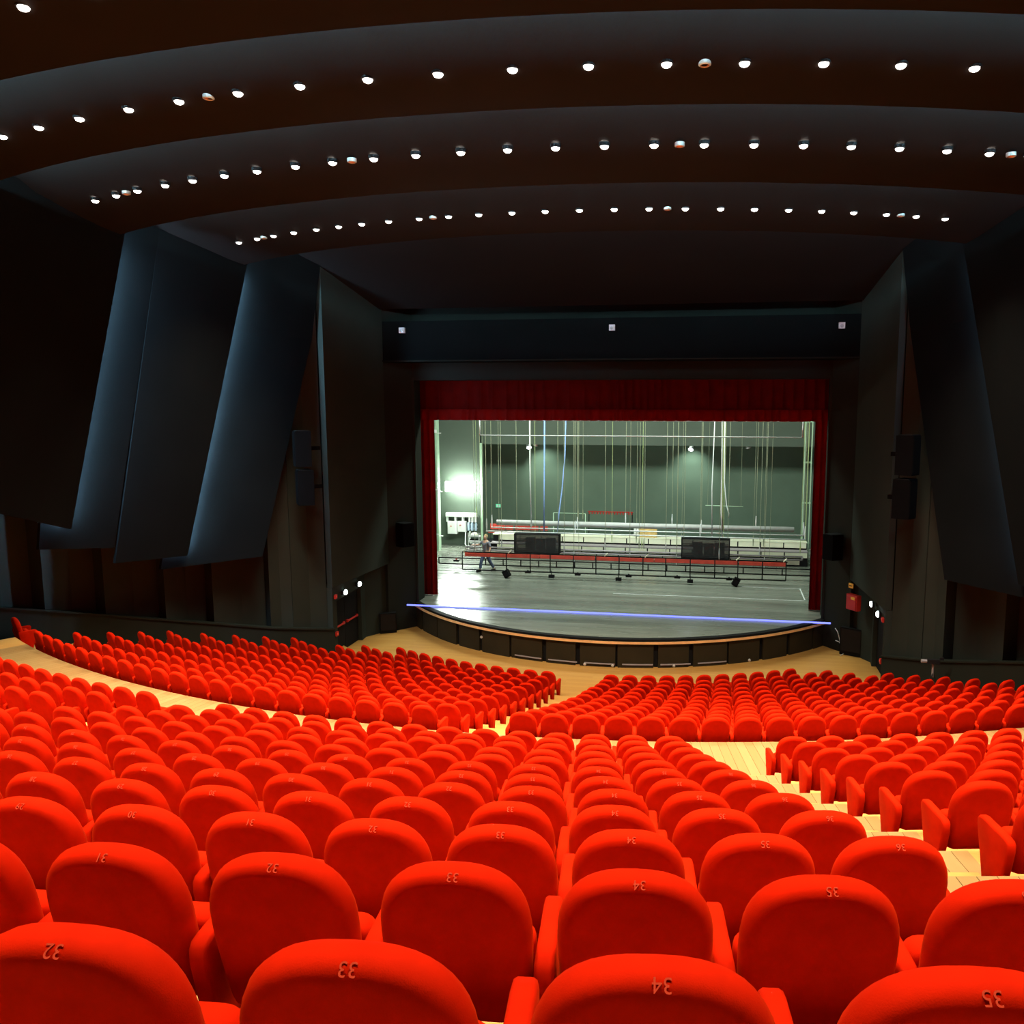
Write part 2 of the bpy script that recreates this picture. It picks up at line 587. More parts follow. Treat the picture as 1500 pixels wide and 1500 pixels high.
def arm_mb(fine=True):
    """upholstered side panel with the armrest on top: tapers to a narrow foot"""
    mb = MB()
    o = [(0.13, 0.0), (0.27, 0.0), (0.34, 0.25), (0.405, 0.48), (0.405, 0.52), (0.385, 0.545), (0.345, 0.555), (0.20, 0.555), (0.06, 0.555), (0.02, 0.548), (0.0, 0.525), (0.0, 0.47), (0.035, 0.32)]
    w = 0.033
    if fine:
        lay = [(0.020, -w), (0.006, -w + 0.004), (0.0, -w + 0.014), (0.0, w - 0.014), (0.006, w - 0.004), (0.020, w)]
    else:
        lay = [(0.008, -w), (0.0, -w + 0.012), (0.0, w - 0.012), (0.008, w)]
    ring_solid(mb, o, lay, lambda y, z, d: (d, y, max(0.0, z)))
    return mb


ME_back = back_mb().mesh('backrest', M['velvet'], True)
ME_cush = cushion_mb().mesh('seat_cushion', M['velvet'], True)
ME_arm = arm_mb().mesh('side_panel', M['velvet'], True)
_m = MB()
_m.lathe([(0.0095, 0), (0.0095, 0.004), (0.004, 0.006)], 8, mtx=Matrix.Rotation(-PI / 2, 3, 'Y'))
ME_bolt = _m.mesh('pivot_bolt', M['steel'])

NUM_CACHE = {}


def number_mesh(txt):
    if txt not in NUM_CACHE:
        cu = bpy.data.curves.new('number', 'FONT')
        cu.body = txt
        cu.size = 0.040
        cu.align_x = 'CENTER'
        cu.align_y = 'CENTER'
        cu.extrude = 0.0006
        cu.resolution_u = 3
        o = bpy.data.objects.new('number', cu)
        COL.objects.link(o)
        dg = bpy.context.evaluated_depsgraph_get()
        me = bpy.data.meshes.new_from_object(o.evaluated_get(dg))
        bpy.data.objects.remove(o)
        me.materials.clear()
        me.materials.append(M['thread'])
        NUM_CACHE[txt] = me
    return NUM_CACHE[txt]


CAMV = Vector(cam.location)
_cm = cam.rotation_euler.to_matrix().transposed()


def in_frame(p):
    """rough test: does a world point fall inside the photograph, and how large is a metre there"""
    q = _cm @ (Vector(p) - CAMV)
    if q.z > -0.3:
        return False, 0
    x = 838.9 - 1232.1 * q.x / q.z
    y = 750 + 1232.1 * q.y / q.z
    s = -1232.1 / q.z
    m = 0.45 * s
    return (-m < x < 1500 + m and -m < y < 1500 + m), s


PITCH = {}


def seat_list():
    """every seat of the house: block, row, index from the aisle, R, arc position, z, end flags, number"""
    out = []
    for i in range(12):
        R, z = rear_R(i), rear_z(i)
        sr = 3.32 + 0.152 * i + (0.008 if i == 11 else 0)
        sl = -(3.96 + 0.150 * i)
        n = int((sr - sl) / SEAT_W + (0.05 if i == 11 else 0.3)) + 1
        pw = (sr - sl) / (n - 1)
        PITCH[i] = pw
        for k in range(n):
            out.append(('centre', i, k, R, sr - pw * k, z, k == 0, k == n - 1, 36 - k))
        sl = 5.14 + 0.150 * i
        smax = R * math.asin(11.7 / R)
        n = int((smax - sl) / SEAT_W) + 1
        for k in range(n):
            out.append(('right', i, k, R, sl + SEAT_W * k, z, k == n - 1, k == 0, None))
        sr = -5.70 - 0.150 * i
        n = int((smax + sr) / SEAT_W) + 1
        for k in range(n):
            out.append(('left', i, k, R, sr - SEAT_W * k, z, k == 0, k == n - 1, None))
    fl_left = [-6.71, -7.89, -8.49, -9.77, -10.36, -10.98, -11.55, -12.26, -12.19, -12.23, -12.22, -12.29]
    fc_left = [0.89, 0.88, 0.88, 0.82, 0.80, 0.83, 0.77, 0.77, 0.72, 0.71, 0.67, 0.64]
    fc_right = [6.52, 7.57, 8.10, 9.21, 9.82, 10.29, 11.0, 11.6, 11.8, 11.9, 12.0, 12.1]
    for j in range(12):
        R, z = front_R(j), front_z(j)
        sr = -1.18 if j == 11 else -1.05
        n = int(round((sr - fl_left[j]) / SEAT_W)) + 1
        for k in range(n):
            out.append(('front left', j, k, R, sr - SEAT_W * k, z, k == 0, k == n - 1, None))
        sl = fc_left[j]
        n = int(round((fc_right[j] - sl) / SEAT_W)) + 1
        for k in range(n):
            out.append(('front right', j, k, R, sl + SEAT_W * k, z, k == n - 1, k == 0, None))
    return out


ALL_SEATS = seat_list()
ranked = []
for idx, s in enumerate(ALL_SEATS):
    p = polar(s[3], s[4] / s[3], s[5] + 0.75)
    ok, scale = in_frame(p)
    if ok:
        ranked.append((-scale, idx))
ranked.sort()
INDIV = {i for _, i in ranked[:300]}

WHERE = {'centre': 'left of the stepped aisle', 'right': 'right of the stepped aisle', 'left': 'outward from the far-left aisle'}
FWHERE = {'front left': 'left of the front aisle', 'front right': 'right of the front aisle'}
SEAT_PROTO = None


def place_seat(name, loc, rot, ends, number=None, pitch=SEAT_W):
    t = empty(name, loc, rot)
    back = link('backrest', ME_back, t)
    link('seat_cushion', ME_cush, t)
    link('side_panel', ME_arm, t, (-pitch / 2, 0, 0))
    b = link('pivot_bolt', ME_bolt, t, (-pitch / 2 + 0.040, 0.105, 0.42))
    if ends[0]:
        link('side_panel', ME_arm, t, (pitch / 2, 0, 0))
    if number:
        nb = link('seat_number', number_mesh(number), back)
        # sewn on the rear of the rounded top edge, readable from the front
        nb.location = (0.012, 0.0130 - CREST + 0.018 * LEAN, SEAT_H - 0.0180)
        nb.rotation_euler = (R_(-45), 0, PI)
    return t


for idx in sorted(INDIV):
    blk, row, k, R, s, z, e_r, e_l, num = ALL_SEATS[idx]
    phi = s / R
    t = place_seat('theatre_seat', polar(R, phi, z), phi, (e_r, e_l), str(num) if num and row >= 5 and num > 0 else None, PITCH[row] if blk == 'centre' else SEAT_W)
    if blk in WHERE:
        lab = 'red velvet theatre seat, %s %s, %s row behind the cross aisle' % (ORD[k], WHERE[blk], ORD[row])
        grp = 'red seats behind the cross aisle'
    else:
        lab = 'red velvet theatre seat, %s %s, %s row below the cross aisle' % (ORD[k], FWHERE[blk], ORD[11 - row])
        grp = 'red seats below the cross aisle'
    tag(t, lab, 'seat', grp)

# everything smaller in the picture than those 300: one object
lowb, lowc, lowa = back_mb(False), cushion_mb(False), arm_mb(False)
rest = MB()
for idx, sdat in enumerate(ALL_SEATS):
    if idx in INDIV:
        continue
    blk, row, k, R, s, z, e_r, e_l, num = sdat
    phi = s / R
    mt = Matrix.Translation(polar(R, phi, z)) @ Matrix.Rotation(phi, 4, 'Z')
    offs = [(lowb, 0), (lowc, 0), (lowa, -SEAT_W / 2)]
    if e_r:
        offs.append((lowa, SEAT_W / 2))
    for mb_, ox in offs:
        rest.add([mt @ Vector((p[0] + ox, p[1], p[2])) for p in mb_.v], mb_.f)
me = bpy.data.meshes.new('theatre_seats')
me.from_pydata(rest.v, [], rest.f)
bm = bmesh.new()
bm.from_mesh(me)
bmesh.ops.recalc_face_normals(bm, faces=bm.faces)
bm.to_mesh(me)
bm.free()
me.materials.append(M['velvet'])
me.polygons.foreach_set('use_smooth', [True] * len(me.polygons))
o = link('theatre_seats', me)
tag(o, 'the many small red velvet seats in curved rows below the cross aisle', 'seats', kind='stuff')

# lone seat at the far end of the cross aisle
_p = -14.2 / front_R(11)
t = place_seat('theatre_seat', polar(front_R(11), _p, front_z(11)), _p, (True, True))
tag(t, 'lone red velvet seat by the left dado, past the end of its row', 'seat')

# ------------------------------------------------------------------ side walls, dado, leaning acoustic panels
DADO = [(9.12, -11.0), (10.2, -12.85), (11.4, -14.2), (12.25, -15.5), (13.05, -16.9), (13.65, -18.5), (13.95, -20.3), (14.0, -25.5), (14.0, -41.0)]


def house_z(x, y):
    R = math.hypot(x, y)
    if R < front_R(0) + 0.1:
        return 0.0
    if R < front_R(11) + 0.6:
        j = (R - front_R(0)) / 0.95
        return max(0, 0.0053 * j * j + 0.1965 * j - 0.03)
    i = max(0, (R - rear_R(0)) / 0.9546)
    return rear_z(i)


def dado_pt(t):
    seg = min(int(t), len(DADO) - 2)
    a, b = DADO[seg], DADO[seg + 1]
    f = t - seg
    return a[0] + (b[0] - a[0]) * f, a[1] + (b[1] - a[1]) * f


for sgn, side in ((-1, 'left'), (1, 'right')):
    # backing wall: a sawtooth of shallow vertical bays standing on the dado line
    mb = MB()
    bays = [(9.25, -11.05), (9.86, -12.25), (10.28, -12.93), (11.45, -14.25), (12.22, -15.45), (13.05, -16.90), (13.62, -18.4), (13.95, -20.3), (14.0, -22.6), (14.0, -25), (14.0, -29), (14.0, -35), (14.0, -41.5)]
    depth = [0.05, 0.10, 0.55, 0.55, 0.5, 0.5, 0.5, 0.5, 0.5, 0.5, 0.5, 0.5]
    pts = []
    for (a, b), dp in zip(zip(bays[:-1], bays[1:]), depth):
        # each bay starts proud at its audience end (b) and falls back towards the stage (a)
        d = Vector((b[0] - a[0], b[1] - a[1], 0)).normalized()
        nrm = Vector((-d.y, d.x, 0))
        if nrm.x < 0:
            nrm = -nrm
        pa = Vector((a[0], a[1], 0)) + nrm * dp
        pb = Vector((b[0], b[1], 0)) + nrm * 0.06
        pm = pa.lerp(pb, 0.45)
        pts += [pa, pm + nrm * 0.10, pb]
    vs, fs = [], []
    for p in pts:
        zb = -0.1
        vs += [(sgn * p.x, p.y, zb), (sgn * p.x, p.y, 16.0)]
    for k in range(len(pts) - 1):
        fs.append((2 * k, 2 * k + 2, 2 * k + 3, 2 * k + 1))
    mb.add(vs, fs)
    wall = struct(mb.build('wall_' + side, M['wallgrey']))

    # dado, one length per bay, following the rake
    mb = MB()
    N = 60
    line = []
    for k in range(N + 1):
        t = k / N * (len(DADO) - 1)
        x, y = dado_pt(t)
        line.append((x, y))
    vs, fs = [], []
    for k, (x, y) in enumerate(line):
        if k < N:
            d = Vector((line[k + 1][0] - x, line[k + 1][1] - y, 0)).normalized()
        nrm = Vector((-d.y, d.x, 0))
        if nrm.x < 0:
            nrm = -nrm
        zt = max(house_z(x, y) + 1.04, 0.95)
        o1 = Vector((x, y, 0)) - nrm * 0.10
        o2 = Vector((x, y, 0)) + nrm * 0.12
        o3 = Vector((x, y, 0)) - nrm * 0.14
        vs += [(sgn * o1.x, o1.y, -0.1), (sgn * o1.x, o1.y, zt - 0.05), (sgn * o3.x, o3.y, zt - 0.05), (sgn * o3.x, o3.y, zt), (sgn * o2.x, o2.y, zt)]
    for k in range(N):
        for q in range(4):
            a, b = 5 * k + q, 5 * k + 5 + q
            fs.append((a, b, b + 1, a + 1))
    mb.add(vs, fs)
    o = mb.build('dado', M['dado'], wall)

    # the three leaning panels, each overlapping the next like a shingle
    def leaning(quad, name='acoustic_panel', th=0.07):
        q = [Vector((sgn * x, y, z)) for x, y, z in quad]
        m2 = MB()
        G = 8
        off = Vector((sgn * th, 0, 0))
        vs, fs = [], []
        for layer in (Vector(), off):
            for a in range(G + 1):
                for b in range(G + 1):
                    p = q[0].lerp(q[1], a / G).lerp(q[3].lerp(q[2], a / G), b / G)
                    vs.append(p + layer)
        n1 = (G + 1) ** 2
        for a in range(G):
            for b in range(G):
                k = a * (G + 1) + b
                fs.append((k, k + 1, k + G + 2, k + G + 1))
                fs.append((n1 + k, n1 + k + G + 1, n1 + k + G + 2, n1 + k + 1))
        for a in range(G):
            for k0, k1 in ((a, a + 1), (G * (G + 1) + a, G * (G + 1) + a + 1), (a * (G + 1), (a + 1) * (G + 1)), (a * (G + 1) + G, (a + 1) * (G + 1) + G)):
                fs.append((k0, k1, n1 + k1, n1 + k0))
        m2.add(vs, fs)
        o = m2.build(name, M['wallpanel'], wall)
        smooth_by_angle(o, 30)
        return o

    leaning([(10.70, -18.10, 13.35), (12.00, -19.17, 5.85), (12.38, -26.0, 8.1), (11.9, -26.0, 14.6)])
    leaning([(11.9, -26.0, 14.6), (12.38, -26.0, 8.1), (12.40, -38.0, 12.3), (12.3, -38.0, 16)])
    # middle panel in two leaves: the leaf nearer the stage hangs lower
    leaning([(9.94, -13.85, 13.20), (11.25, -15.70, 4.55), (11.98, -17.75, 4.70), (10.85, -16.6, 13.55)])
    leaning([(10.85, -16.6, 13.55), (11.98, -17.75, 5.12), (12.50, -19.70, 5.40), (11.40, -19.3, 14.0)])
    leaning([(9.02, -11.05, 13.6), (9.35, -11.25, 11.0), (10.84, -14.90, 11.2), (10.40, -14.6, 13.9)])
    leaning([(9.35, -11.25, 11.0), (10.05, -13.70, 4.20), (11.78, -16.20, 4.22), (10.84, -14.90, 11.2)])

    # cove tubes behind the front edges of the two nearer panels
    for (a, b, lab) in (((10.87, -18.20, 12.95), (12.12, -19.24, 6.05), 'audience-side'), ((10.10, -13.98, 12.75), (11.36, -15.76, 4.75), 'stage-side')):
        m2 = MB()
        bar(m2, (sgn * a[0], a[1], a[2]), (sgn * b[0], b[1], b[2]), 0.035)
        o = m2.build('cove_tube_light', M['cove'] if sgn < 0 else M['cove_dim'])
        tag(o, 'bluish light tube hidden behind the %s leaning panel edge of the %s wall' % (lab, side), 'light', 'cove lights of the walls')

    # wall between the dado corner and the stage: upper splay, door wall below
    m2 = MB()
    m2.slab([(sgn * 9.08, -11.0, 2.63), (sgn * 8.60, -7.1, 2.75), (sgn * 8.60, -7.1, 13.0), (sgn * 9.08, -11.0, 14.0)], (sgn * 0.19, 0.0, 0))
    o = m2.build('splay_panel', M['wallgrey'], wall)
    m2 = MB()
    m2.slab([(sgn * 9.10, -11.0, -0.05), (sgn * 9.13, -10.62, -0.05), (sgn * 9.13, -10.62, 2.62), (sgn * 9.10, -11.0, 2.62)], (sgn * 0.5, 0, 0))
    m2.slab([(sgn * 9.13, -10.62, 2.08), (sgn * 9.24, -8.35, 2.08), (sgn * 9.24, -8.35, 2.62), (sgn * 9.13, -10.62, 2.62)], (sgn * 0.45, 0, 0))
    m2.slab([(sgn * 9.24, -8.35, -0.05), (sgn * 9.28, -7.9, -0.05), (sgn * 9.28, -7.9, 2.72), (sgn * 9.24, -8.35, 2.72)], (sgn * 0.45, 0, 0))
    m2.slab([(sgn * 9.28, -7.9, -0.05), (sgn * 8.66, -6.75, -0.05), (sgn * 8.66, -6.75, 2.9), (sgn * 9.28, -7.9, 2.9)], (sgn * 0.45, 0.2, 0))
    m2.build('door_wall', M['wallgrey'], wall)

    # exit door in the lower wall
    door = struct(empty('door_1' if sgn < 0 else 'door_2', (sgn * 9.5, -9.5, 0)))
    for k in range(2):
        y0 = -10.6 + 1.12 * k
        m2 = MB()
        m2.box((sgn * (9.42 + 0.0), y0 + 0.56, 1.04), (0.06, 1.10, 2.06))
        leaf = m2.build('door_leaf', M['black'])
        leaf.parent = door
        leaf.matrix_parent_inverse = Matrix.Translation((-sgn * 9.5, 9.5, 0))
        if sgn < 0:
            m2 = MB()
            m2.tube([(sgn * 9.33, y0 + 0.12, 1.02), (sgn * 9.33, y0 + 0.98, 1.02)], 0.035, 8)
            m2.box((sgn * 9.36, y0 + 0.14, 1.02), (0.08, 0.08, 0.10))
            m2.box((sgn * 9.36, y0 + 0.96, 1.02), (0.08, 0.08, 0.10))
            h = m2.build('push_bar', M['redpaint'], leaf)

    # two emergency lights over the door
    for q, (y, z) in enumerate(((-10.05, 2.26), (-8.85, 2.30))):
        e = empty('emergency_light', (sgn * 9.06, y, z))
        m2 = MB()
        m2.box((sgn * 0.035, 0, 0), (0.07, 0.34, 0.16))
        m2.build('housing', M['rubber'], e)
        m2 = MB()
        m2.lathe([(0.10, 0), (0.095, 0.03), (0.06, 0.06), (0.0, 0.07)], 12, mtx=Matrix.Rotation(-sgn * PI / 2, 3, 'Y'), close=False)
        m2.build('lens', M['emerg'], e, True)
        tag(e, 'lit white emergency lamp over the %s exit door, %s the stage' % (side, ('further from', 'nearer to')[q]), 'light', 'emergency lamps over the exit doors')
    for q, (y, z, nm, lb) in enumerate(((-10.82, 2.28, 'alarm_sounder', 'small red alarm box high on the door jamb at the %s exit'), (-10.82, 0.95, 'call_point', 'small red call point low on the door jamb at the %s exit'))):
        e = empty(nm, (sgn * 9.08, y, z))
        m2 = MB()
        m2.box((-sgn * 0.02, 0, 0), (0.06, 0.15, 0.15))
        m2.build('box', M['redpaint'], e)
        m2 = MB()
        m2.box((-sgn * 0.055, 0, 0.01), (0.02, 0.08, 0.07))
        m2.build('button', M['redcloth'], e)
        tag(e, lb % side, 'alarm')

    # wall loudspeakers: two on the narrow wall beside the splay, one by the proscenium
    for (x, y, z, rot, lb) in ((9.22, -12.5, 7.50, 0.9, 'black wall loudspeaker on the %s wall, upper of the pair beside the splay'),
                               (9.20, -12.45, 6.25, 0.9, 'black wall loudspeaker on the %s wall, lower of the pair beside the splay'),
                               (8.05, -6.85, 3.85, 0.5, 'black loudspeaker hung on the %s return wall next to the proscenium')):
        e = empty('wall_loudspeaker', (sgn * x, y, z), sgn * rot)
        hh = 1.12 if y < -10 else 0.9
        m2 = MB()
        m2.prism([(-0.30, 0.25), (0.30, 0.25), (0.22, -0.22), (-0.22, -0.22)], -hh / 2, hh / 2)
        m2.build('cabinet', M['deepblack'], e)
        m2 = MB()
        m2.box((0, -0.225, 0), (0.40, 0.02, hh * 0.92))
        m2.build('grille', M['deepblack'], e)
        m2 = MB()
        m2.box((0, 0.02, hh / 2 + 0.012), (0.5, 0.40, 0.02))
        m2.build('top_plate', M['black'], e)
        m2 = MB()
        m2.box((sgn * 0.2, 0.42, 0), (0.12, 0.40, 0.12))
        m2.build('bracket', M['deepblack'], e)
        tag(e, lb % side, 'loudspeaker', 'wall loudspeakers')

    # proscenium: return wall and jamb
    m2 = MB()
    m2.slab([(sgn * 8.66, -7.1, -0.1), (sgn * 7.86, -6.05, -0.1), (sgn * 7.86, -6.05, 14), (sgn * 8.66, -7.1, 14)], (sgn * 0.8, 0.5, 0))
    m2.build('return_wall', M['dado'], wall)
    m2 = MB()
    m2.box((sgn * 9.95, -5.6, 7), (4.2, 0.7, 14.2))
    m2.build('proscenium_wall', M['dado'], wall)
    m2 = MB()
    m2.box((sgn * 7.84, -6.04, 5.45), (0.09, 0.06, 8.9))
    m2.build('edge_strip', M['wallgrey'], wall)

# back wall of the house, far behind the camera
m2 = MB()
m2.box((0, -41.3, 11), (29, 0.2, 14))
struct(m2.build('wall_back', M['wallpanel']))

# ------------------------------------------------------------------ ceiling: overlapping curved reflectors
ceil = struct(empty('ceiling', (0, 0, 13)))


def reflector(Re, ze, rows, wmax, name='ceiling_panel'):
    mb = MB()
    N = 72
    a = math.asin(min(0.95, wmax / Re))
    prof = [(Re, ze + (0.18 if Re > 18 else 0.12)), (Re, ze)] + [(Re + dr, ze + dz) for dr, dz in rows]
    prof += [(Re + rows[-1][0], ze + rows[-1][1] + 0.12)]
    back = [(Re + dr, ze + dz + 0.12) for dr, dz in rows[::-1]][1:]
    prof += back
    vs, fs = [], []
    for k in range(N + 1):
        for (r, z) in prof:
            x_lim = wmax
            p = a * (2 * k / N - 1)
            rr = r
            pp = math.asin(max(-0.98, min(0.98, Re * math.sin(p) / rr)))   # keep the sides parallel
            vs.append(polar(rr, pp, z))
    L = len(prof)
    for k in range(N):
        for q in range(L):
            q2 = (q + 1) % L
            fs.append((k * L + q, k * L + q2, (k + 1) * L + q2, (k + 1) * L + q))
    fs.append(tuple(range(L))[::-1])
    fs.append(tuple(N * L + q for q in range(L)))
    mb.add(vs, fs)
    o = mb.build(name, M['ceiling'], ceil)
    smooth_by_angle(o, 35)
    o.location = -Vector(ceil.location)
    return o


SWEEP = [(0.5, 0.05), (1.1, 0.16), (1.6, 0.34), (2.0, 0.60), (2.35, 1.0), (2.6, 1.5)]
SWEEP_M = [(0.5, 0.08), (1.3, 0.27), (2.1, 0.50), (2.7, 0.82), (3.1, 1.2), (3.4, 1.7)]
SWEEP_L = [(0.5, 0.08), (1.2, 0.24), (2.4, 0.50), (3.3, 0.85), (3.8, 1.25), (4.15, 1.8)]
reflector(27.1, 13.6, [(0.5, 0.06), (1.1, 0.22), (2.5, 0.4), (5, 0.8), (9, 1.5), (14.5, 2.6)], 12.9)
reflector(24.5, 13.4, SWEEP, 12.9)
reflector(21.2, 13.1, SWEEP_M, 12.7)
reflector(17.2, 13.0, SWEEP_L, 11.5)
# last flat piece down to the proscenium header
m2 = MB()
m2.slab([(-11.5, -18.6, 15.4), (11.5, -18.6, 15.4), (9.3, -7.25, 12.38), (-9.3, -7.25, 12.38)], (0, 0.05, 0.2))
o = m2.build('ceiling_panel', M['ceiling'], ceil)
o.location = -Vector(ceil.location)
# roof over everything, closes the coves
m2 = MB()
m2.box((0, -24, 17.2), (30, 40, 0.2))
o = m2.build('roof_slab', M['black'], ceil)
o.location = -Vector(ceil.location)

# cove tubes lying on the upper side of each reflector's front edge
for (Re, ze, wmax, lab) in ((27.1, 13.6, 11.8, 'nearest'), (24.5, 13.4, 11.3, 'second'), (21.2, 13.1, 10.6, 'third'), (17.2, 13.0, 9.7, 'last')):
    a = math.asin(wmax / (Re + 0.45))
    mb = MB()
    mb.tube([polar(Re + 0.45, a * (2 * k / 48 - 1), ze + 0.24) for k in range(49)], 0.02, 4)
    o = mb.build('cove_tube_light', M['cove_last'] if lab == 'last' else M['cove_c'])
    tag(o, 'bluish light tube hidden above the front edge of the %s ceiling reflector' % lab, 'light', 'cove lights of the ceiling')

# ------------------------------------------------------------------ ceiling downlights
_m = MB()
_m.lathe([(0.070, 0.05), (0.095, 0.05), (0.095, -0.010), (0.076, -0.014), (0.070, -0.005)], 20, close=False)
ME_rim = _m.mesh('rim', M['rubber'], False)
_m = MB()
_m.lathe([(0.071, 0.0), (0.069, -0.022), (0.055, -0.042), (0.03, -0.054), (0.0, -0.058)], 16, close=False)
ME_lens = _m.mesh('lens', M['lens'], True)
SPOT = bpy.data.lights.new('downlight_beam', 'SPOT')
SPOT.energy = DOWNLIGHT_W
SPOT.color = (1.0, 0.86, 0.66)
SPOT.spot_size = R_(68)
SPOT.spot_blend = 0.75
SPOT.shadow_soft_size = 0.10


SPOT_W = SPOT.copy()          # the row nearest the stage has wider beams
SPOT_W.spot_size = R_(98)
SPOT_W.energy = DOWNLIGHT_W * 0.66
SPOT_R = SPOT.copy()          # rows behind the camera, dimmed
SPOT_R.energy = DOWNLIGHT_W * 0.88
SPOT_C = SPOT.copy()
SPOT_C.energy = DOWNLIGHT_W * 0.62


def downlight(R, z, deg, label, group, beam=SPOT):
    p = polar(R, R_(deg), z)
    e = empty('ceiling_downlight', p)
    link('rim', ME_rim, e)
    link('lens', ME_lens, e)
    L = bpy.data.objects.new('beam', beam)
    COL.objects.link(L)
    L.parent = e
    L.location = (0, 0, -0.10)
    tag(e, label, 'downlight', group)


ROW_A = [-22.2, -20.1, -17.95, -15.8, -13.65, -11.5, -9.37, -7.2, -5.05, -2.9, -0.75, 1.4, 3.55, 5.7, 7.85, 10.0, 12.15, 14.3, 16.45, 18.6, 20.75]
ROW_A2 = [x + 0.4 for x in ROW_A[2:-2]]
ROW_A3 = [x - 0.3 for x in ROW_A[2:-2]]
ROW_B = [-23.85, -21.48, -19.12, -16.76, -14.44, -11.96, -9.67, -7.24, -4.89, -2.49, -0.14, 2.24, 4.59, 6.96, 9.31, 11.71, 14.1, 16.45, 18.8, 21.2, 23.6]
ROW_C = [-25.03, -22.87, -20.91, -18.61, -16.55, -14.37, -12.31, -10.05, -8.01, -5.87, -3.79, -1.66, 0.48, 2.61, 4.74, 6.88, 9.03, 11.17, 13.33, 15.45, 17.65, 19.91, 22.02, 24.08]
ROW_D = [-28.81, -26.14, -23.99, -21.55, -19.07, -16.79, -14.59, -12.19, -9.61, -7.25, -4.93, -2.47, -0.08, 2.33, 4.74, 7.13, 9.61, 12.05, 14.4, 16.82, 19.24, 21.66, 24.23, 26.7, 29.24]
for row, R, z, lab in ((ROW_A, 28.2, 13.83, 'the row nearest overhead'), (ROW_A2, 31.8, 14.25, 'a row above and behind the camera'), (ROW_A3, 35.0, 14.80, 'the rearmost row behind the camera'), (ROW_B, 25.6, 13.57, 'the upper lamp row'), (ROW_C, 22.66, 13.36, 'the middle lamp row'), (ROW_D, 18.4, 13.24, 'the lower lamp row by the stage')):
    first = {ROW_B[0]: 2}.get(row[0], 0)
    for k, d in enumerate(row):
        n = k - first
        if row in (ROW_A, ROW_A2, ROW_A3):
            lb = 'lit ceiling downlight, %s from the left of %s' % (ORD[k], lab)
        elif n < 0:
            lb = 'lit ceiling downlight outside the left picture edge, %s, %s' % (('outermost', 'next')[k], lab)
        else:
            lb = 'lit white ceiling downlight, %s from the left in %s' % (ORD[n], lab)
        downlight(R, z, d, lb, 'downlights of ' + lab, SPOT_W if row is ROW_D else SPOT_C if row is ROW_C else SPOT_R if row in (ROW_A2, ROW_A3) else SPOT)

# unlit adjustable fittings between the lamps: dark ring, orange reflector, white rim
_m = MB()
_m.lathe([(0.06, 0.05), (0.085, 0.05), (0.085, -0.01), (0.068, -0.02), (0.06, -0.008)], 18, close=False)
ME_grim = _m.mesh('rim', M['steel'], False)
_m = MB()
_m.lathe([(0.061, 0.0), (0.04, 0.03), (0.0, 0.04)], 16, close=False)
ME_gref = _m.mesh('reflector', M['orange'], True)
for R, z, degs, lab in ((25.6, 13.57, (-8.43, 8.11), 'upper lamp row'), (22.66, 13.36, (-21.9, -6.99, 7.98, 23.13), 'middle lamp row'), (18.4, 13.24, (-25.25, -8.48, 8.39, 25.41), 'lower lamp row')):
    for k, d in enumerate(degs):
        p = polar(R, R_(d), z - 0.02)
        e = empty('ceiling_fitting', p)
        link('rim', ME_grim, e)
        link('reflector', ME_gref, e)
        tag(e, 'small unlit fitting with orange reflector, %s from the left in the %s' % (ORD[k], lab), 'ceiling fitting', 'unlit fittings between the downlights')

# ------------------------------------------------------------------ proscenium header
hd = MB()
hd.box((0, -6.65, 11.2), (17.4, 0.9, 1.5))
header = struct(hd.build('wall_proscenium', M['wallpanel']))
m2 = MB()
m2.box((0, -5.6, 11.9), (17.4, 0.9, 4.2))
m2.build('header_wall', M['dado'], header)
m2 = MB()
m2.box((0, -7.13, 10.49), (17.3, 0.07, 0.05))
m2.build('ledge', M['dado'], header)
for (x, z, lb) in ((-7.79, 11.61, 'small white box on the header above the stage, at its left end'), (0.08, 11.6, 'small white box on the header above the stage, at its middle'), (7.96, 11.56, 'small white box on the header above the stage, at its right end')):
    e = empty('sensor_box', (x, -7.1, z))
    m2 = MB()
    m2.box((0, -0.07, 0), (0.20, 0.14, 0.20))
    m2.build('housing', M['white'], e)
    m2 = MB()
    m2.lathe([(0.06, 0), (0.05, 0.04), (0.0, 0.045)], 12, center=(0, -0.14, -0.02), mtx=Matrix.Rotation(PI / 2, 3, 'X'), close=False)
    m2.build('lens', M['steel'], e)
    tag(e, lb, 'sensor', 'white boxes on the proscenium header')

# ------------------------------------------------------------------ curtains
def pleats(x0, x1, z0, z1, y, name, mt, amp, period, hem=0.0, seed=1, parent=None, nz=8):
    rnd = random.Random(seed)
    n = int((x1 - x0) / 0.035)
    ph_, xs = 0.0, []
    vs, fs = [], []
    cur = period
    for k in range(n + 1):
        if k:
            ph_ += 2 * PI * ((x1 - x0) / n) / cur
            if rnd.random() < 0.06:
                cur = period * rnd.uniform(0.6, 1.5)
        x = x0 + (x1 - x0) * k / n
        for q in range(nz + 1):
            f = q / nz
            z = z1 + (z0 - z1) * f
            s = math.sin(ph_)
            s = 1.6 * abs(math.sin(ph_ / 2)) ** 0.6 - 1.0
            a = amp * (0.55 + 0.45 * f)
            bulge = 0.0
            if hem and z < z0 + hem:
                bulge = -0.05 - 0.10 * (z0 + hem - z) / hem
            vs.append((x, y + a * s + bulge, z - 0.012 * (f > 0.99) * s))
    m_ = nz + 1
    for k in range(n):
        for q in range(nz):
            fs.append((k * m_ + q, (k + 1) * m_ + q, (k + 1) * m_ + q + 1, k * m_ + q + 1))
    mb = MB()
    mb.add(vs, fs)
    o = mb.build(name, mt, parent, True)
    return o


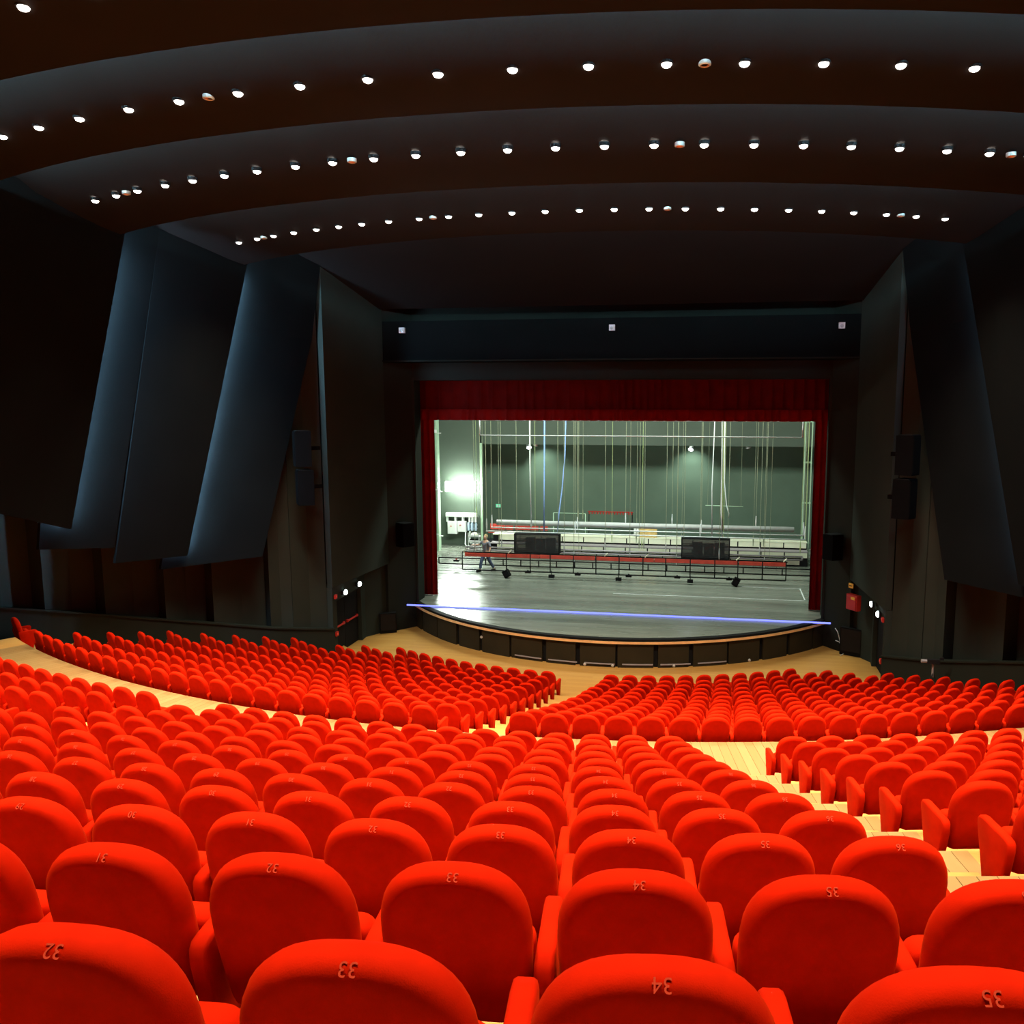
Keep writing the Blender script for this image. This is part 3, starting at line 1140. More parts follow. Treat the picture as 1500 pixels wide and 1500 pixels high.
e = empty('curtain_valance', (0, 0, 0))
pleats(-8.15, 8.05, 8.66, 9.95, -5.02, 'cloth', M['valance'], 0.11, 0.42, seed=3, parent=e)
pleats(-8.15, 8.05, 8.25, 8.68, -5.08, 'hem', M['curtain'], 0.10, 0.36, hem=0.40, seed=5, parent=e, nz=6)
m2 = MB()
m2.box((0, -4.9, 9.98), (16.2, 0.12, 0.10))
m2.build('rail', M['rubber'], e)
tag(e, 'long dark red pleated valance across the top of the stage opening', 'curtain')
for x0, x1, lb, sd in ((-8.12, -7.46, 'tall red pleated leg curtain at the left edge of the stage opening', 11), (7.46, 8.02, 'tall red pleated leg curtain at the right edge of the stage opening', 12)):
    e = empty('leg_curtain', (0, 0, 1.0))
    o = pleats(x0, x1, 1.01, 9.7, -4.78, 'cloth', M['curtain'], 0.10, 0.24, seed=sd, parent=e, nz=10)
    o.location = (0, 0, -1.0)
    m2 = MB()
    m2.tube([(x0, -4.78, 8.72), (x1, -4.78, 8.72)], 0.03, 6)
    m2.build('track', M['rubber'], e)
    tag(e, lb, 'curtain')

# ------------------------------------------------------------------ stage: deck, curved front
SZ = 1.0
stage = empty('stage', (0, -9, 0))


def stg(o):
    o.parent = stage
    o.location = -Vector(stage.location)
    return o


LIP_R, LIP_Y = 10.0, -5.6
aL = math.acos(-LIP_Y / LIP_R)
deck_poly = [polar(LIP_R - 0.02, aL * (2 * k / 64 - 1)) for k in range(65)]
deck = [(p.x, p.y) for p in deck_poly] + [(8.4, -4.2), (12, -4.2), (12, 9.4), (-12, 9.4), (-12, -4.2), (-8.4, -4.2)]
mb = MB()
mb.prism(deck, SZ - 0.06, SZ)
stg(mb.build('deck', M['stagefloor']))


def band(r0, r1, z0, z1, a0, a1, n=40):
    mb = MB()
    vs, fs = [], []
    for k in range(n + 1):
        p = a0 + (a1 - a0) * k / n
        vs += [polar(r1, p, z0), polar(r1, p, z1), polar(r0, p, z1), polar(r0, p, z0)]
    for k in range(n):
        for q in range(4):
            q2 = (q + 1) % 4
            fs.append((4 * k + q, 4 * k + q2, 4 * k + 4 + q2, 4 * k + 4 + q))
    fs += [(0, 1, 2, 3), tuple(4 * n + q for q in (3, 2, 1, 0))]
    mb.add(vs, fs)
    return mb


stg(band(9.80, 10.03, 0.93, 1.005, -aL, aL, 64).build('edge_board', M['black']))
stg(band(9.85, 10.06, 0.845, 0.925, -aL, aL, 64).build('nosing', M['nosing']))
NP = 15
for k in range(NP):
    a0 = -aL + 2 * aL * k / NP
    a1 = -aL + 2 * aL * (k + 1) / NP
    g = 0.004 if k % 3 else 0.012
    stg(band(9.90 - 0.01 * (k % 2), 9.985 - 0.012 * (k % 2), 0.0, 0.84, a0 + g, a1 - g, 8).build('front_panel', M['stagefront']))
stg(band(9.70, 9.88, 0.0, 0.90, -aL, aL, 64).build('core', M['black']))
for k in (5, 6, 7, 8, 9, 10):
    a0 = -aL + 2 * aL * k / NP
    a1 = -aL + 2 * aL * (k + 1) / NP
    stg(band(9.99, 10.012, 0.10, 0.14, a0 + 0.02, a1 - 0.006, 8).build('kick_strip', M['mauve']))
for a in (-26, -2.5, 3, 15, 31):
    m2 = MB()
    m2.lathe([(0.05, 0), (0.05, 0.03), (0.03, 0.04)], 10, center=polar(9.985, R_(a), 0.55 if a < -20 else 0.07), mtx=Matrix.Rotation(PI / 2, 3, 'X'))
    stg(m2.build('socket', M['steel']))
tag(stage, 'dark board stage with a curved black front and thin wooden nosing', 'stage')

m2 = MB()
m2.box((0, -6.71, SZ + 0.025), (16.12, 0.05, 0.05))
o = m2.build('led_strip', M['led_blue'])
tag(o, 'straight thin glowing blue light strip along the front of the stage floor', 'light strip')

# tape marks on the deck
for (x, y, sx, sy, lb) in ((6.3, -1.02, 2.5, 0.05, 'long white tape line on the stage floor, the one further upstage'), (3.6, -3.25, 7.8, 0.05, 'long white tape line on the stage floor, the one further downstage'),
                           (7.5, -2.1, 0.05, 2.0, 'short white tape line on the stage floor running up beside the right curtain')):
    m2 = MB()
    m2.box((x, y, SZ + 0.003), (sx, sy, 0.004))
    o = m2.build('floor_tape', M['whitecable'])
    tag(o, lb, 'tape', 'tape lines on the stage floor')

# ------------------------------------------------------------------ stage house shell
m2 = MB()
m2.box((-12.1, 2.2, 7.5), (0.2, 14.6, 15))
struct(m2.build('wall_stage_left', M['stagewall']))
m2 = MB()
m2.box((12.1, 2.2, 7.5), (0.2, 14.6, 15))
struct(m2.build('wall_stage_right', M['stagewall']))
mb = MB()
mb.box((-10.55, 7.2, 4.0), (3.3, 0.4, 8.0 - 1.95))
mb = MB()
mb.box((-10.45, 7.25, 7.6), (3.10, 0.5, 13.2))
mb.box((10.65, 7.25, 7.6), (2.7, 0.5, 13.2))
mb.box((0.2, 7.25, 10.45), (18.3, 0.5, 7.6))
struct(mb.build('wall_stage_portal', M['stagewall']))
m2 = MB()
m2.box((0, 9.2, 7.5), (24.4, 0.2, 15))
struct(m2.build('wall_stage_rear', M['rearwall']))
m2 = MB()
m2.box((0, 2.2, 14.2), (24.4, 15.2, 0.2))
struct(m2.build('ceiling_stage', M['black']))
m2 = MB()
m2.box((-8.88, 6.96, 3.85), (0.12, 0.10, 5.7))
struct(m2.build('trim_1', M['palegreen']))

# steel column with service pipes left of the stage
e = empty('steel_column', (-11.0, 5.3, 1.0))
m2 = MB()
m2.box((-0.17, 0, 4.5), (0.08, 0.36, 9.0))
m2.box((0.20, 0, 4.5), (0.10, 0.36, 9.0))
m2.box((0.0, 0.02, 4.5), (0.30, 0.05, 9.0))
m2.build('beam', M['palegreen'], e)
m2 = MB()
m2.tube([(-0.02, -0.14, 0.0), (-0.02, -0.14, 9)], 0.06, 8)
m2.build('pipe', M['white'], e, True)
for z in (0.9, 3.3, 6.4):
    m2 = MB()
    m2.box((0.02, -0.17, z), (0.46, 0.07, 0.16 if z > 6 else 0.06))
    m2.box((0.36, -0.1, z - 0.1), (0.18, 0.08, 0.04))
    m2.build('bracket', M['white'], e)
tag(e, 'pale green steel column with white pipe left of the stage, beside the curtain', 'column')
e = empty('hoist_guide', (8.25, 5.0, 1.0))
for k, dx in enumerate((-0.16, 0.0, 0.16)):
    m2 = MB()
    m2.box((dx, 0, 4.6), (0.05, 0.08, 9.2))
    m2.build('rail', M['palegreen'] if k != 1 else M['greencable'], e)
for z in (1.0, 3.0, 5.0, 7.0):
    m2 = MB()
    m2.box((0, 0.06, z), (0.42, 0.03, 0.08))
    m2.build('crossbar', M['palegreen'], e)
tag(e, 'green upright hoist guide rails at the right edge of the stage', 'rails')

# bank of white flood tubes hung before the left portal wall
e = empty('floodlight', (-9.87, 6.35, 4.35))
m2 = MB()
m2.box((0, 0.20, 0.0), (1.75, 0.03, 0.06))
m2.box((-0.86, 0.07, 0), (0.04, 0.26, 0.56))
m2.box((0.86, 0.07, 0), (0.04, 0.26, 0.56))
m2.build('frame', M['white'], e)
for z in (-0.19, 0.0, 0.19):
    m2 = MB()
    m2.tube([(-0.84, 0, z), (0.84, 0, z)], 0.085, 10)
    m2.build('tube', M['flood'], e, True)
for x in (-0.6, 0.6):
    m2 = MB()
    m2.box((x, 0.40, 0.05), (0.05, 0.42, 0.05))
    m2.build('bracket', M['white'], e)
tag(e, 'blazing white floodlight on the wall left of the stage', 'floodlight')
_d = bpy.data.lights.new('flood_beam', 'AREA')
_d.shape, _d.size, _d.size_y, _d.energy, _d.color = 'RECTANGLE', 1.7, 0.6, 700, (0.9, 1.0, 0.9)
_o = bpy.data.objects.new('flood_beam', _d)
COL.objects.link(_o)
_o.parent = e
_o.location = (0, -0.11, 0)
_o.rotation_euler = (R_(-66), 0, R_(18))

# wall cabinets and duct rack under the floodlight
e = empty('duct_rack', (-10.0, 6.8, 2.75))
m2 = MB()
m2.box((0, 0, 0.0), (1.75, 0.25, 0.22))
m2.build('duct', M['white'], e)
for x in (-0.80, -0.33, 0.10, 0.48, 0.64, 0.80):
    m2 = MB()
    m2.box((x, 0, -0.25), (0.10, 0.2, 0.30))
    m2.build('drop', M['white'], e)
tag(e, 'white duct with short drops above the electrical cabinets left of the stage', 'duct')
for x, z, ww, hh, lb in ((-10.51, 2.03, 0.52, 0.70, 'white electrical cabinet on the left stage wall, the one nearer the green column'), (-9.97, 2.10, 0.48, 0.58, 'white electrical cabinet on the left stage wall, the one nearer the blue-grey tubes')):
    e = empty('electrical_cabinet', (x, 6.75, z))
    m2 = MB()
    m2.box((0, 0.06, 0), (ww, 0.28, hh))
    m2.build('body', M['white'], e)
    m2 = MB()
    m2.box((0, -0.09, 0), (ww - 0.05, 0.02, hh - 0.05))
    d_ = m2.build('door', M['white'], e)
    m2 = MB()
    m2.box((-0.06, -0.11, 0.09), (0.10, 0.03, 0.04))
    m2.build('red_handle', M['redpaint'], d_)
    tag(e, lb, 'cabinet', 'electrical cabinets on the left stage wall')
for k in range(3):
    e = empty('air_cylinder', (-9.60 + 0.20 * k, 6.80, 1.88))
    m2 = MB()
    m2.lathe([(0.075, 0), (0.08, 0.02), (0.08, 0.40), (0.05, 0.46)], 12)
    m2.build('body', M['blueplastic'], e, True)
    m2 = MB()
    m2.lathe([(0.03, 0.46), (0.03, 0.52), (0.045, 0.53), (0.045, 0.56)], 8)
    m2.build('cap', M['rubber'], e)
    for dz in (0.10, 0.30):
        m2 = MB()
        m2.box((0, 0.10, dz), (0.18, 0.06, 0.03))
        m2.build('clamp', M['steel'], e)
    tag(e, 'blue-grey upright cylinder right of the white cabinets, %s of three from the left' % ORD[k], 'cylinder', 'cylinders beside the cabinets')
for pts, lb in (([(-9.75, 6.7, 1.8), (-9.75, 6.6, 1.15), (-9.55, 6.3, 1.02), (-8.2, 5.6, 1.02)], 'white cable bent from the second cabinet to the stage floor'),
                ([(-9.5, 6.7, 1.85), (-9.5, 6.6, 1.25), (-9.2, 6.4, 1.2), (-8.9, 6.3, 1.2)], 'white cable dropping from the cylinders to the trolley')):
    m2 = MB()
    m2.tube(pts, 0.03, 6)
    o = m2.build('power_cable', M['whitecable'], None, True)
    tag(o, lb, 'cable', 'white cables under the cabinets')
e = empty('tool_trolley', (-9.0, 5.9, 1.0))
for k, z in enumerate((0.12, 0.42, 0.72)):
    m2 = MB()
    m2.box((0, 0, z), (0.62, 0.4, 0.03))
    m2.box((0, -0.19, z + 0.05), (0.62, 0.02, 0.10))
    m2.build('shelf', M['white'], e)
for sx in (-0.3, 0.3):
    for sy in (-0.18, 0.18):
        m2 = MB()
        m2.box((sx, sy, 0.50), (0.03, 0.03, 0.86))
        m2.lathe([(0.05, 0.0), (0.05, 0.04)], 8, center=(sx, sy, 0.05), mtx=Matrix.Rotation(PI / 2, 3, 'X'))
        m2.build('leg', M['white'], e)
m2 = MB()
m2.lathe([(0.16, 0), (0.2, 0.06), (0.14, 0.16), (0.0, 0.20)], 10, center=(0, 0, 0.74))
m2.build('load', M['cream'], e, True)
for z in (0.20, 0.50):
    m2 = MB()
    m2.box((-0.03, 0.02, z), (0.44, 0.26, 0.12))
    m2.build('dark_box', M['black'], e)
tag(e, 'white shelved trolley with dark boxes left of the stage, behind the person', 'trolley')

# small green exit sign on the rear wall
e = empty('exit_sign', (-8.5, 9.05, 3.0))
m2 = MB()
m2.box((0, 0, 0), (0.26, 0.06, 0.19))
m2.build('housing', M['exit'], e)
m2 = MB()
m2.prism([(-0.10, 0.0), (0.0, 0.08), (0.0, 0.03), (0.11, 0.03), (0.11, -0.03), (0.0, -0.03), (0.0, -0.08)], -0.045, -0.032, 'y')
m2.build('arrow', M['white'], e)
tag(e, 'small green glowing exit sign with a white arrow on the dark rear wall', 'sign')

# ------------------------------------------------------------------ stage spotlights hung at the portal
def can_spot(name, loc, tilt, pan, lit, label, group, mt='steel', s=1.0, clamp=True):
    e = empty(name, loc, pan)
    mtx = Matrix.Rotation(tilt, 3, 'X')
    m2 = MB()
    m2.lathe([(0.09 * s, 0.30 * s), (0.12 * s, 0.26 * s), (0.13 * s, -0.16 * s), (0.15 * s, -0.22 * s), (0.13 * s, -0.22 * s), (0.11 * s, -0.17 * s)], 14, mtx=mtx, close=False)
    m2.lathe([(0.11 * s, -0.16 * s), (0.0, -0.17 * s)], 14, mtx=mtx, close=False) if not lit else None
    m2.build('housing', M[mt], e, False)
    if lit:
        m2 = MB()
        m2.lathe([(0.12 * s, -0.20 * s), (0.08 * s, -0.25 * s), (0.0, -0.27 * s)], 14, mtx=mtx, close=False)
        m2.build('lens', M['spotlens'], e, True)
    m2 = MB()
    for sx in (-1, 1):
        bar(m2, (sx * 0.15 * s, 0, 0), (sx * 0.15 * s, 0, 0.34 * s), 0.02, 0.04)
    bar(m2, (-0.15 * s, 0, 0.34 * s), (0.15 * s, 0, 0.34 * s), 0.02, 0.04)
    m2.build('yoke', M['rubber'], e)
    if clamp:
        m2 = MB()
        m2.box((0, 0, 0.40 * s), (0.06, 0.06, 0.14 * s))
        m2.build('clamp', M['rubber'], e)
    tag(e, label, 'spotlight', group)
    return e


G = 'spotlights under the rear portal'
for (x, z, tilt, pan, lit, lb) in ((-6.39, 6.60, -0.75, 0.4, True, 'glowing bluish spotlight under the rear portal, the one further left'), (2.51, 6.58, -0.75, -0.3, True, 'glowing bluish spotlight under the rear portal, the one further right'),
                                   (-5.82, 6.79, 0.4, 0.9, False, 'unlit steel spotlight tilted beside the left glowing spotlight'), (5.39, 6.78, 0.4, -0.9, False, 'unlit steel spotlight tilted at the right of the rear portal'),
                                   (-3.49, 6.98, 0.1, 0.2, False, 'dim unlit spotlight under the rear portal, left of its middle'), (-1.46, 6.95, 0.1, 0.0, False, 'dim unlit spotlight under the rear portal, at its middle'), (1.3, 6.95, 0.1, 0.0, False, 'dim unlit spotlight under the rear portal, left of the right glowing spotlight')):
    can_spot('stage_spotlight', (x, 7.2 if not lit else 7.75, z), tilt, pan, lit, lb, G)
    m2 = MB()
for (x, tx) in ((-6.39, -5.2), (2.51, 2.3)):
    d = bpy.data.lights.new('spot_beam', 'SPOT')
    d.energy = 260
    d.color = (0.85, 1.0, 0.9)
    d.spot_size = R_(100)
    d.spot_blend = 0.9
    d.shadow_soft_size = 0.12
    L = bpy.data.objects.new('spot_beam', d)
    COL.objects.link(L)
    L.location = (x + (0.3 if x < 0 else 0.0), 7.9, 6.35)
    L.rotation_euler = (R_(42), 0, R_(-20 if x < 0 else 0))

# ------------------------------------------------------------------ flown battens, trusses and their lines
def rect_frame(mb, x0, x1, z0, z1, y, r, xs=(), n=6):
    mb.tube([(x0, y, z1), (x1, y, z1)], r, n)
    mb.tube([(x0, y, z0), (x1, y, z0)], r, n)
    for x in (x0, x1):
        mb.tube([(x, y, z0), (x, y, z1)], r, n)


def ladder(name, x0, x1, z0, z1, y, r, xs, mt, label, lines, r2=None, depth=0.0):
    e = empty(name, ((x0 + x1) / 2, y, z1))
    off = -Vector(e.location)

    def put(o):
        o.location = off
    for z in (z1, z0):
        m2 = MB()
        m2.tube([(x0, y, z), (x1, y, z)], r, 6)
        put(m2.build('chord', M[mt], e, True))
    for x in list(xs) + [x0, x1]:
        m2 = MB()
        m2.tube([(x, y, z0), (x, y, z1)], r2 or r, 6)
        put(m2.build('rung', M[mt], e, True))
    for x in lines:
        m2 = MB()
        m2.tube([(x, y, z1), (x, y, 14.09)], 0.012, 5)
        put(m2.build('hoist_line', M['rope'], e))
        m2 = MB()
        m2.tube([(x, y, z1 - 0.02), (x, y, z1 + 0.25), (x, y, z1 + 0.5)], [0.02, 0.035, 0.02], 6)
        put(m2.build('turnbuckle', M['steel'], e))
    tag(e, label, 'truss', 'battens and trusses flown low over the stage')
    return e


VA = [-5.47, -4.36, -3.44, -2.38, -1.36, -0.32, 0.74, 1.74, 2.81, 3.87, 4.86, 5.9]
ladder('lighting_truss', -7.55, 6.89, 1.325, 2.155, -1.0, 0.026, VA, 'black', 'black ladder truss flown nearest the audience, with lamps hung below it', [-6.94, -2.80, 0.15, 4.05])
ladder('lighting_truss', -9.22, 8.15, 1.245, 1.535, 0.6, 0.03, [-6.9 + 0.86 * k for k in range(17)], 'black', 'longer low black ladder truss flown just behind the nearest one', [-7.12, -2.63, 2.13, 6.06])
ladder('pipe_batten', -8.1, 7.8, 1.79, 1.94, 1.45, 0.04, (), 'mauve', 'flat mauve-grey double pipe batten flown above the low black truss', [-6.33, -1.28, 1.59, 5.88], r2=0.04)
ladder('pipe_batten', -6.34, 7.28, 7.52, 8.17, -2.0, 0.022, (), 'whitecable', 'white rectangular pipe batten flown high just below the valance', [-4.0, 0.0, 4.0])

# red banded cloth strip rolled along the nearest truss
e = empty('red_border_cloth', (0, -0.6, 2.0))
for k, (x0, x1) in enumerate(((-7.55, -4.0), (-4.0, -1.45), (-1.45, 1.2), (1.2, 4.9), (4.9, 6.93))):
    m2 = MB()
    m2.box(((x0 + x1) / 2, 0, -0.04 + 0.004 * (k % 2)), (x1 - x0 - 0.03, 0.10, 0.165))
    m2.build('band', M['redcloth'], e)
m2 = MB()
m2.tube([(-7.6, 0, 0.06), (6.98, 0, 0.06)], 0.025, 6)
m2.build('pipe', M['rubber'], e, True)
for x in (-6.5, -2.2, 2.2, 6.2):
    m2 = MB()
    m2.tube([(x, 0, 0.06), (x, 0, 12.08)], 0.008, 4)
    m2.build('hoist_line', M['rope'], e)
tag(e, 'long red cloth band stretched behind the nearest black truss', 'cloth band')


def roll(name, x0, x1, y, z, r, mt, label, lines, cat):
    e = empty(name, ((x0 + x1) / 2, y, z))
    off = -Vector(e.location)
    m2 = MB()
    m2.tube([(x0, y, z), (x1, y, z)], r, 14)
    m2.build('body', M[mt], e, True).location = off
    for x in lines:
        m2 = MB()
        m2.tube([(x, y, z + r * 0.8), (x, y, 14.09)], 0.012, 5)
        m2.build('hoist_line', M['rope'], e).location = off
        m2 = MB()
        m2.tube([(x, y, z + r * 0.8), (x, y, z + 0.35), (x, y, z + 0.62)], [0.02, 0.035, 0.02], 6)
        m2.build('turnbuckle', M['whitecable'], e).location = off
    tag(e, label, cat, 'battens and trusses flown low over the stage')
    return e


roll('rolled_backdrop', -6.96, 7.52, 3.0, 2.95, 0.135, 'greyroll', 'thick silver-grey rolled backdrop flown across the middle of the stage', [-5.2, -0.48, 1.78, 5.75], 'backdrop roll')
for (x0, x1, y, z, lb) in ((-6.98, 7.89, 2.0, 2.845, 'thin white pipe batten flown right below the grey rolled backdrop'), (-7.14, 7.92, 1.6, 2.71, 'thin white pipe batten flown lowest of the two under the grey roll')):
    e = roll('pipe_batten', x0, x1, y, z, 0.03, 'whitecable', lb, [x0 + 0.03, -2.9 + y * 0.1, 3.0 + y * 0.1, x1 - 0.03], 'batten')

# single hoist ropes hanging from the loft
ROPES = [(-6.70, 2.4), (-4.87, 2.4), (-1.30, 4.2), (-0.06, 4.2), (0.24, 2.5), (0.37, 2.5), (0.47, 2.5), (2.2, 4.2), (4.24, 2.5), (5.70, 4.2), (6.2, 4.2), (7.80, 2.6), (-8.6, 5.0), (-8.25, 5.0), (-3.2, 5.2), (-2.95, 5.2)]
for k, (x, y) in enumerate(sorted(ROPES)):
    m2 = MB()
    zb = 2.2 if y < 5 else 3.2
    m2.tube([(x, y, zb), (x + 0.01, y, 6), (x, y, 14.09)], 0.010, 5)
    m2.tube([(x, y, zb - 0.3), (x, y, zb), (x, y, zb + 0.25)], [0.015, 0.035, 0.013], 6)
    o = m2.build('hoist_rope', M['rope'] if k % 3 else M['greencable'])
    tag(o, 'thin greenish hoist rope hanging over the stage, %s from the left' % ORD[k], 'rope', 'loose hoist ropes over the stage')
for pts, r, mt, lb in (([(-4.24, 1.74, 14.09), (-4.24, 1.74, 8), (-4.27, 1.74, 5), (-4.29, 1.74, 2.66)], 0.035, 'bluecable', 'bright blue cable hanging straight over the left of the stage'),
                       ([(-3.15, 1.74, 14.09), (-3.22, 1.74, 8.0), (-3.26, 1.74, 6.4), (-3.40, 1.74, 4.8), (-3.56, 1.74, 3.6), (-3.62, 1.74, 2.75)], 0.03, 'bluecable', 'blue cable hanging in a slant over the left of the stage'),
                       ([(3.73, 1.74, 14.09), (3.72, 1.74, 8), (3.66, 1.74, 5), (3.71, 1.74, 2.70)], 0.026, 'whitecable', 'white cable hanging left of the thick cable bundle'),
                       ([(4.06, 1.74, 14.09), (4.06, 1.74, 8), (4.10, 1.74, 4), (4.19, 1.74, 2.6)], 0.035, 'whitecable', 'thick white cable at the centre of the hanging bundle'),
                       ([(4.15, 1.80, 14.09), (4.15, 1.80, 8), (4.16, 1.80, 4), (4.20, 1.80, 3.0)], 0.035, 'greencable', 'thick green cable at the centre of the hanging bundle'),
                       ([(4.18, 1.74, 14.09), (4.19, 1.74, 7), (4.22, 1.74, 5.3), (4.34, 1.74, 4.2), (4.45, 1.74, 3.85), (4.46, 1.74, 3.6)], 0.026, 'whitecable', 'white cable curling away right of the hanging bundle'),
                       ([(-5.04, 2.12, 14.09), (-5.05, 2.12, 6), (-5.0, 2.12, 2.9)], 0.03, 'whitecable', 'white cable hanging left of the straight blue cable')):
    m2 = MB()
    m2.tube(pts, r, 6)
    o = m2.build('hanging_cable', M[mt], None, True)
    tag(o, lb, 'cable', 'cables hanging from the loft')

# small boxes hung under the nearest truss
for k, (x, z, kind, lb) in enumerate(((-5.47, 1.02, 'fix', 'black tilted stage lamp hung under the nearest truss, left end'), (-3.38, 1.13, 'box', 'small black box lamp under the nearest truss, second from the left'),
                                      (-0.34, 1.11, 'box', 'small black box lamp under the nearest truss, third from the left'), (2.82, 1.14, 'box', 'small black box lamp under the nearest truss, fourth from the left'),
                                      (4.79, 1.06, 'fix', 'black tilted stage lamp hung under the nearest truss, right end'))):
    z = max(z, 1.08)
    e = empty('stage_lamp', (x, -1.0, z + 0.02))
    if kind == 'box':
        m2 = MB()
        m2.box((0, 0, 0), (0.25, 0.2, 0.13))
        m2.build('housing', M['black'], e)
        m2 = MB()
        m2.box((0, -0.105, 0), (0.20, 0.01, 0.09))
        m2.build('shutter', M['rubber'], e)
        m2 = MB()
        m2.tube([(0, 0, 0.06), (0, 0, 0.26)], 0.02, 6)
        m2.build('clamp', M['rubber'], e)
    else:
        tl = -0.5 if x < 0 else 0.5
        mt_ = Matrix.Rotation(tl, 3, 'Y')
        m2 = MB()
        m2.box((0, 0, 0.12), (0.26, 0.30, 0.34), mt_)
        m2.box((0, 0, 0.12), (0.20, 0.34, 0.22), mt_)
        m2.build('housing', M['black'], e)
        m2 = MB()
        m2.box((0, -0.18, 0.12), (0.16, 0.02, 0.18), mt_)
        m2.build('lens', M['rubber'], e)
        m2 = MB()
        m2.tube([(0, 0.0, 0.2), (0, 0, 0.30)], 0.025, 6)
        m2.build('clamp', M['rubber'], e)
        e.location.z = 0.98 + 0.10
    tag(e, lb, 'stage lamp', 'lamps hung under the nearest truss')
for k, (x, y, z) in enumerate(((-8.33, 0.55, 1.42), (-4.48, -0.95, 1.30), (-2.19, -0.95, 1.27), (0.11, -0.95, 1.28), (2.25, -0.95, 1.30), (4.5, -0.95, 1.30))):
    e = empty('clip_box', (x, y, z))
    m2 = MB()
    m2.box((0, 0, 0), (0.26, 0.14, 0.09))
    m2.build('housing', M['rubber'], e)
    m2 = MB()
    m2.box((0, 0.0, 0.06), (0.06, 0.08, 0.06))
    m2.build('clip', M['redpaint'] if k == 0 else M['rubber'], e)
    tag(e, 'small black clip box on the low stage trusses, %s from the left' % ORD[k], 'box', 'clip boxes on the low trusses')
for k, x in enumerate((-7.4, -5.3, -0.9, 0.9, 4.86, 6.85)):
    m2 = MB()
    m2.tube([(x - 0.08, -1.0, 2.14), (x, -1.0, 2.22), (x + 0.06, -1.0, 2.30)], [0.03, 0.035, 0.02], 6)
    o = m2.build('pipe_clamp', M['cream'])
    tag(o, 'small pale clamp on top of the nearest truss, %s from the left' % ORD[k], 'clamp', 'clamps on the nearest truss')

# two black gauze-fronted racks flown in the middle
for (x, z, lb) in ((-4.49, 2.27, 'black framed rack behind dark gauze, left of the two over the stage'), (3.43, 2.27, 'black framed rack behind dark gauze, right of the two over the stage')):
    e = empty('equipment_rack', (x, 1.0, z))
    m2 = MB()
    for zz in (-0.44, 0.44):
        m2.box((0, 0.15, zz), (2.2, 0.36, 0.05))
    for xx in (-1.08, 1.08):
        m2.box((xx, 0.15, 0), (0.05, 0.36, 0.88))
    m2.build('frame', M['black'], e)
    m2 = MB()
    m2.box((0, -0.035, 0), (2.12, 0.012, 0.86))
    m2.build('gauze', M['grille'], e)
    for k in range(3):
        m2 = MB()
        m2.box((-0.35 + 0.5 * k, 0.18, -0.05), (0.44, 0.22, 0.62 - 0.1 * (k % 2)))
        m2.build('unit', M['rubber'], e)
    m2 = MB()
    m2.box((0.0, 0.12, 0.18), (2.06, 0.04, 0.04))
    m2.build('shelf', M['black'], e)
    for xx in (-1.0, 1.0):
        m2 = MB()
        m2.tube([(xx, 0.15, 0.46), (xx, 0.15, 11.83)], 0.012, 5)
        m2.build('hoist_line', M['rope'], e)
    tag(e, lb, 'rack', 'gauze-fronted racks over the stage')

# cream platform fronts: two long tiers lying across the rear of the stage
for tier, (z1, y, rows_, lb) in enumerate(((1.74, 3.95, ((0.08, 0.34), (0.43, 0.69)), 'lower tier of cream-fronted platforms across the rear stage'), (2.12, 4.55, ((0.81, 1.06),), 'upper tier of cream-fronted platforms across the rear stage'))):
    x0, x1 = -7.6, 8.3
    e = empty('stage_platform', (0, y, 1.0))
    m2 = MB()
    m2.box(((x0 + x1) / 2, 0.30, (z1 - 1.0) / 2 - 0.03), (x1 - x0, 0.54, z1 - 1.0 - 0.08))
    m2.build('core', M['rubber'], e)
    m2 = MB()
    m2.box(((x0 + x1) / 2, 0.27, z1 - 1.0 - 0.03), (x1 - x0, 0.60, 0.05))
    m2.build('top_deck', M['mauve'] if tier == 0 else M['cream'], e)
    n = 14
    for q, (q0, q1) in enumerate(rows_):
        sh = 0.35 if (q + tier) % 2 else 0.0
        for k in range(n):
            a, b = x0 + (x1 - x0 - 0.35) * k / n + sh, x0 + (x1 - x0 - 0.35) * (k + 1) / n + sh
            m2 = MB()
            m2.box(((a + b) / 2, 0.0, (q0 + q1) / 2), (b - a - 0.06, 0.04, q1 - q0))
            m2.build('front_board', M['cream'], e)
    tag(e, lb, 'platform', 'cream platforms on the rear stage')
# crate with a white cloth on the platform
e = empty('wooden_crate', (0.50, 4.85, 2.12))
for k in range(3):
    m2 = MB()
    m2.box((0, 0, 0.09 + 0.17 * k), (0.86 - 0.03 * (k % 2), 0.5, 0.155))
    m2.build('slat', M['crate'], e)
m2 = MB()
m2.box((0, 0.0, 0.26), (0.80, 0.44, 0.50))
m2.build('body', M['crate'], e)
tag(e, 'honey-coloured wooden crate standing on the rear platform', 'crate')
e = empty('draped_cloth', (-0.10, 4.80, 2.12))
m2 = MB()
m2.lathe([(0.17, 0.0), (0.14, 0.25), (0.15, 0.42), (0.10, 0.52), (0.03, 0.62)], 9)
m2.build('cloth', M['whitecable'], e, True)
m2 = MB()
m2.tube([(0, 0, 0.6), (0, 0, 0.95)], 0.012, 5)
m2.build('tie', M['rope'], e)
tag(e, 'white cloth bundled at the left end of the wooden crate', 'cloth')

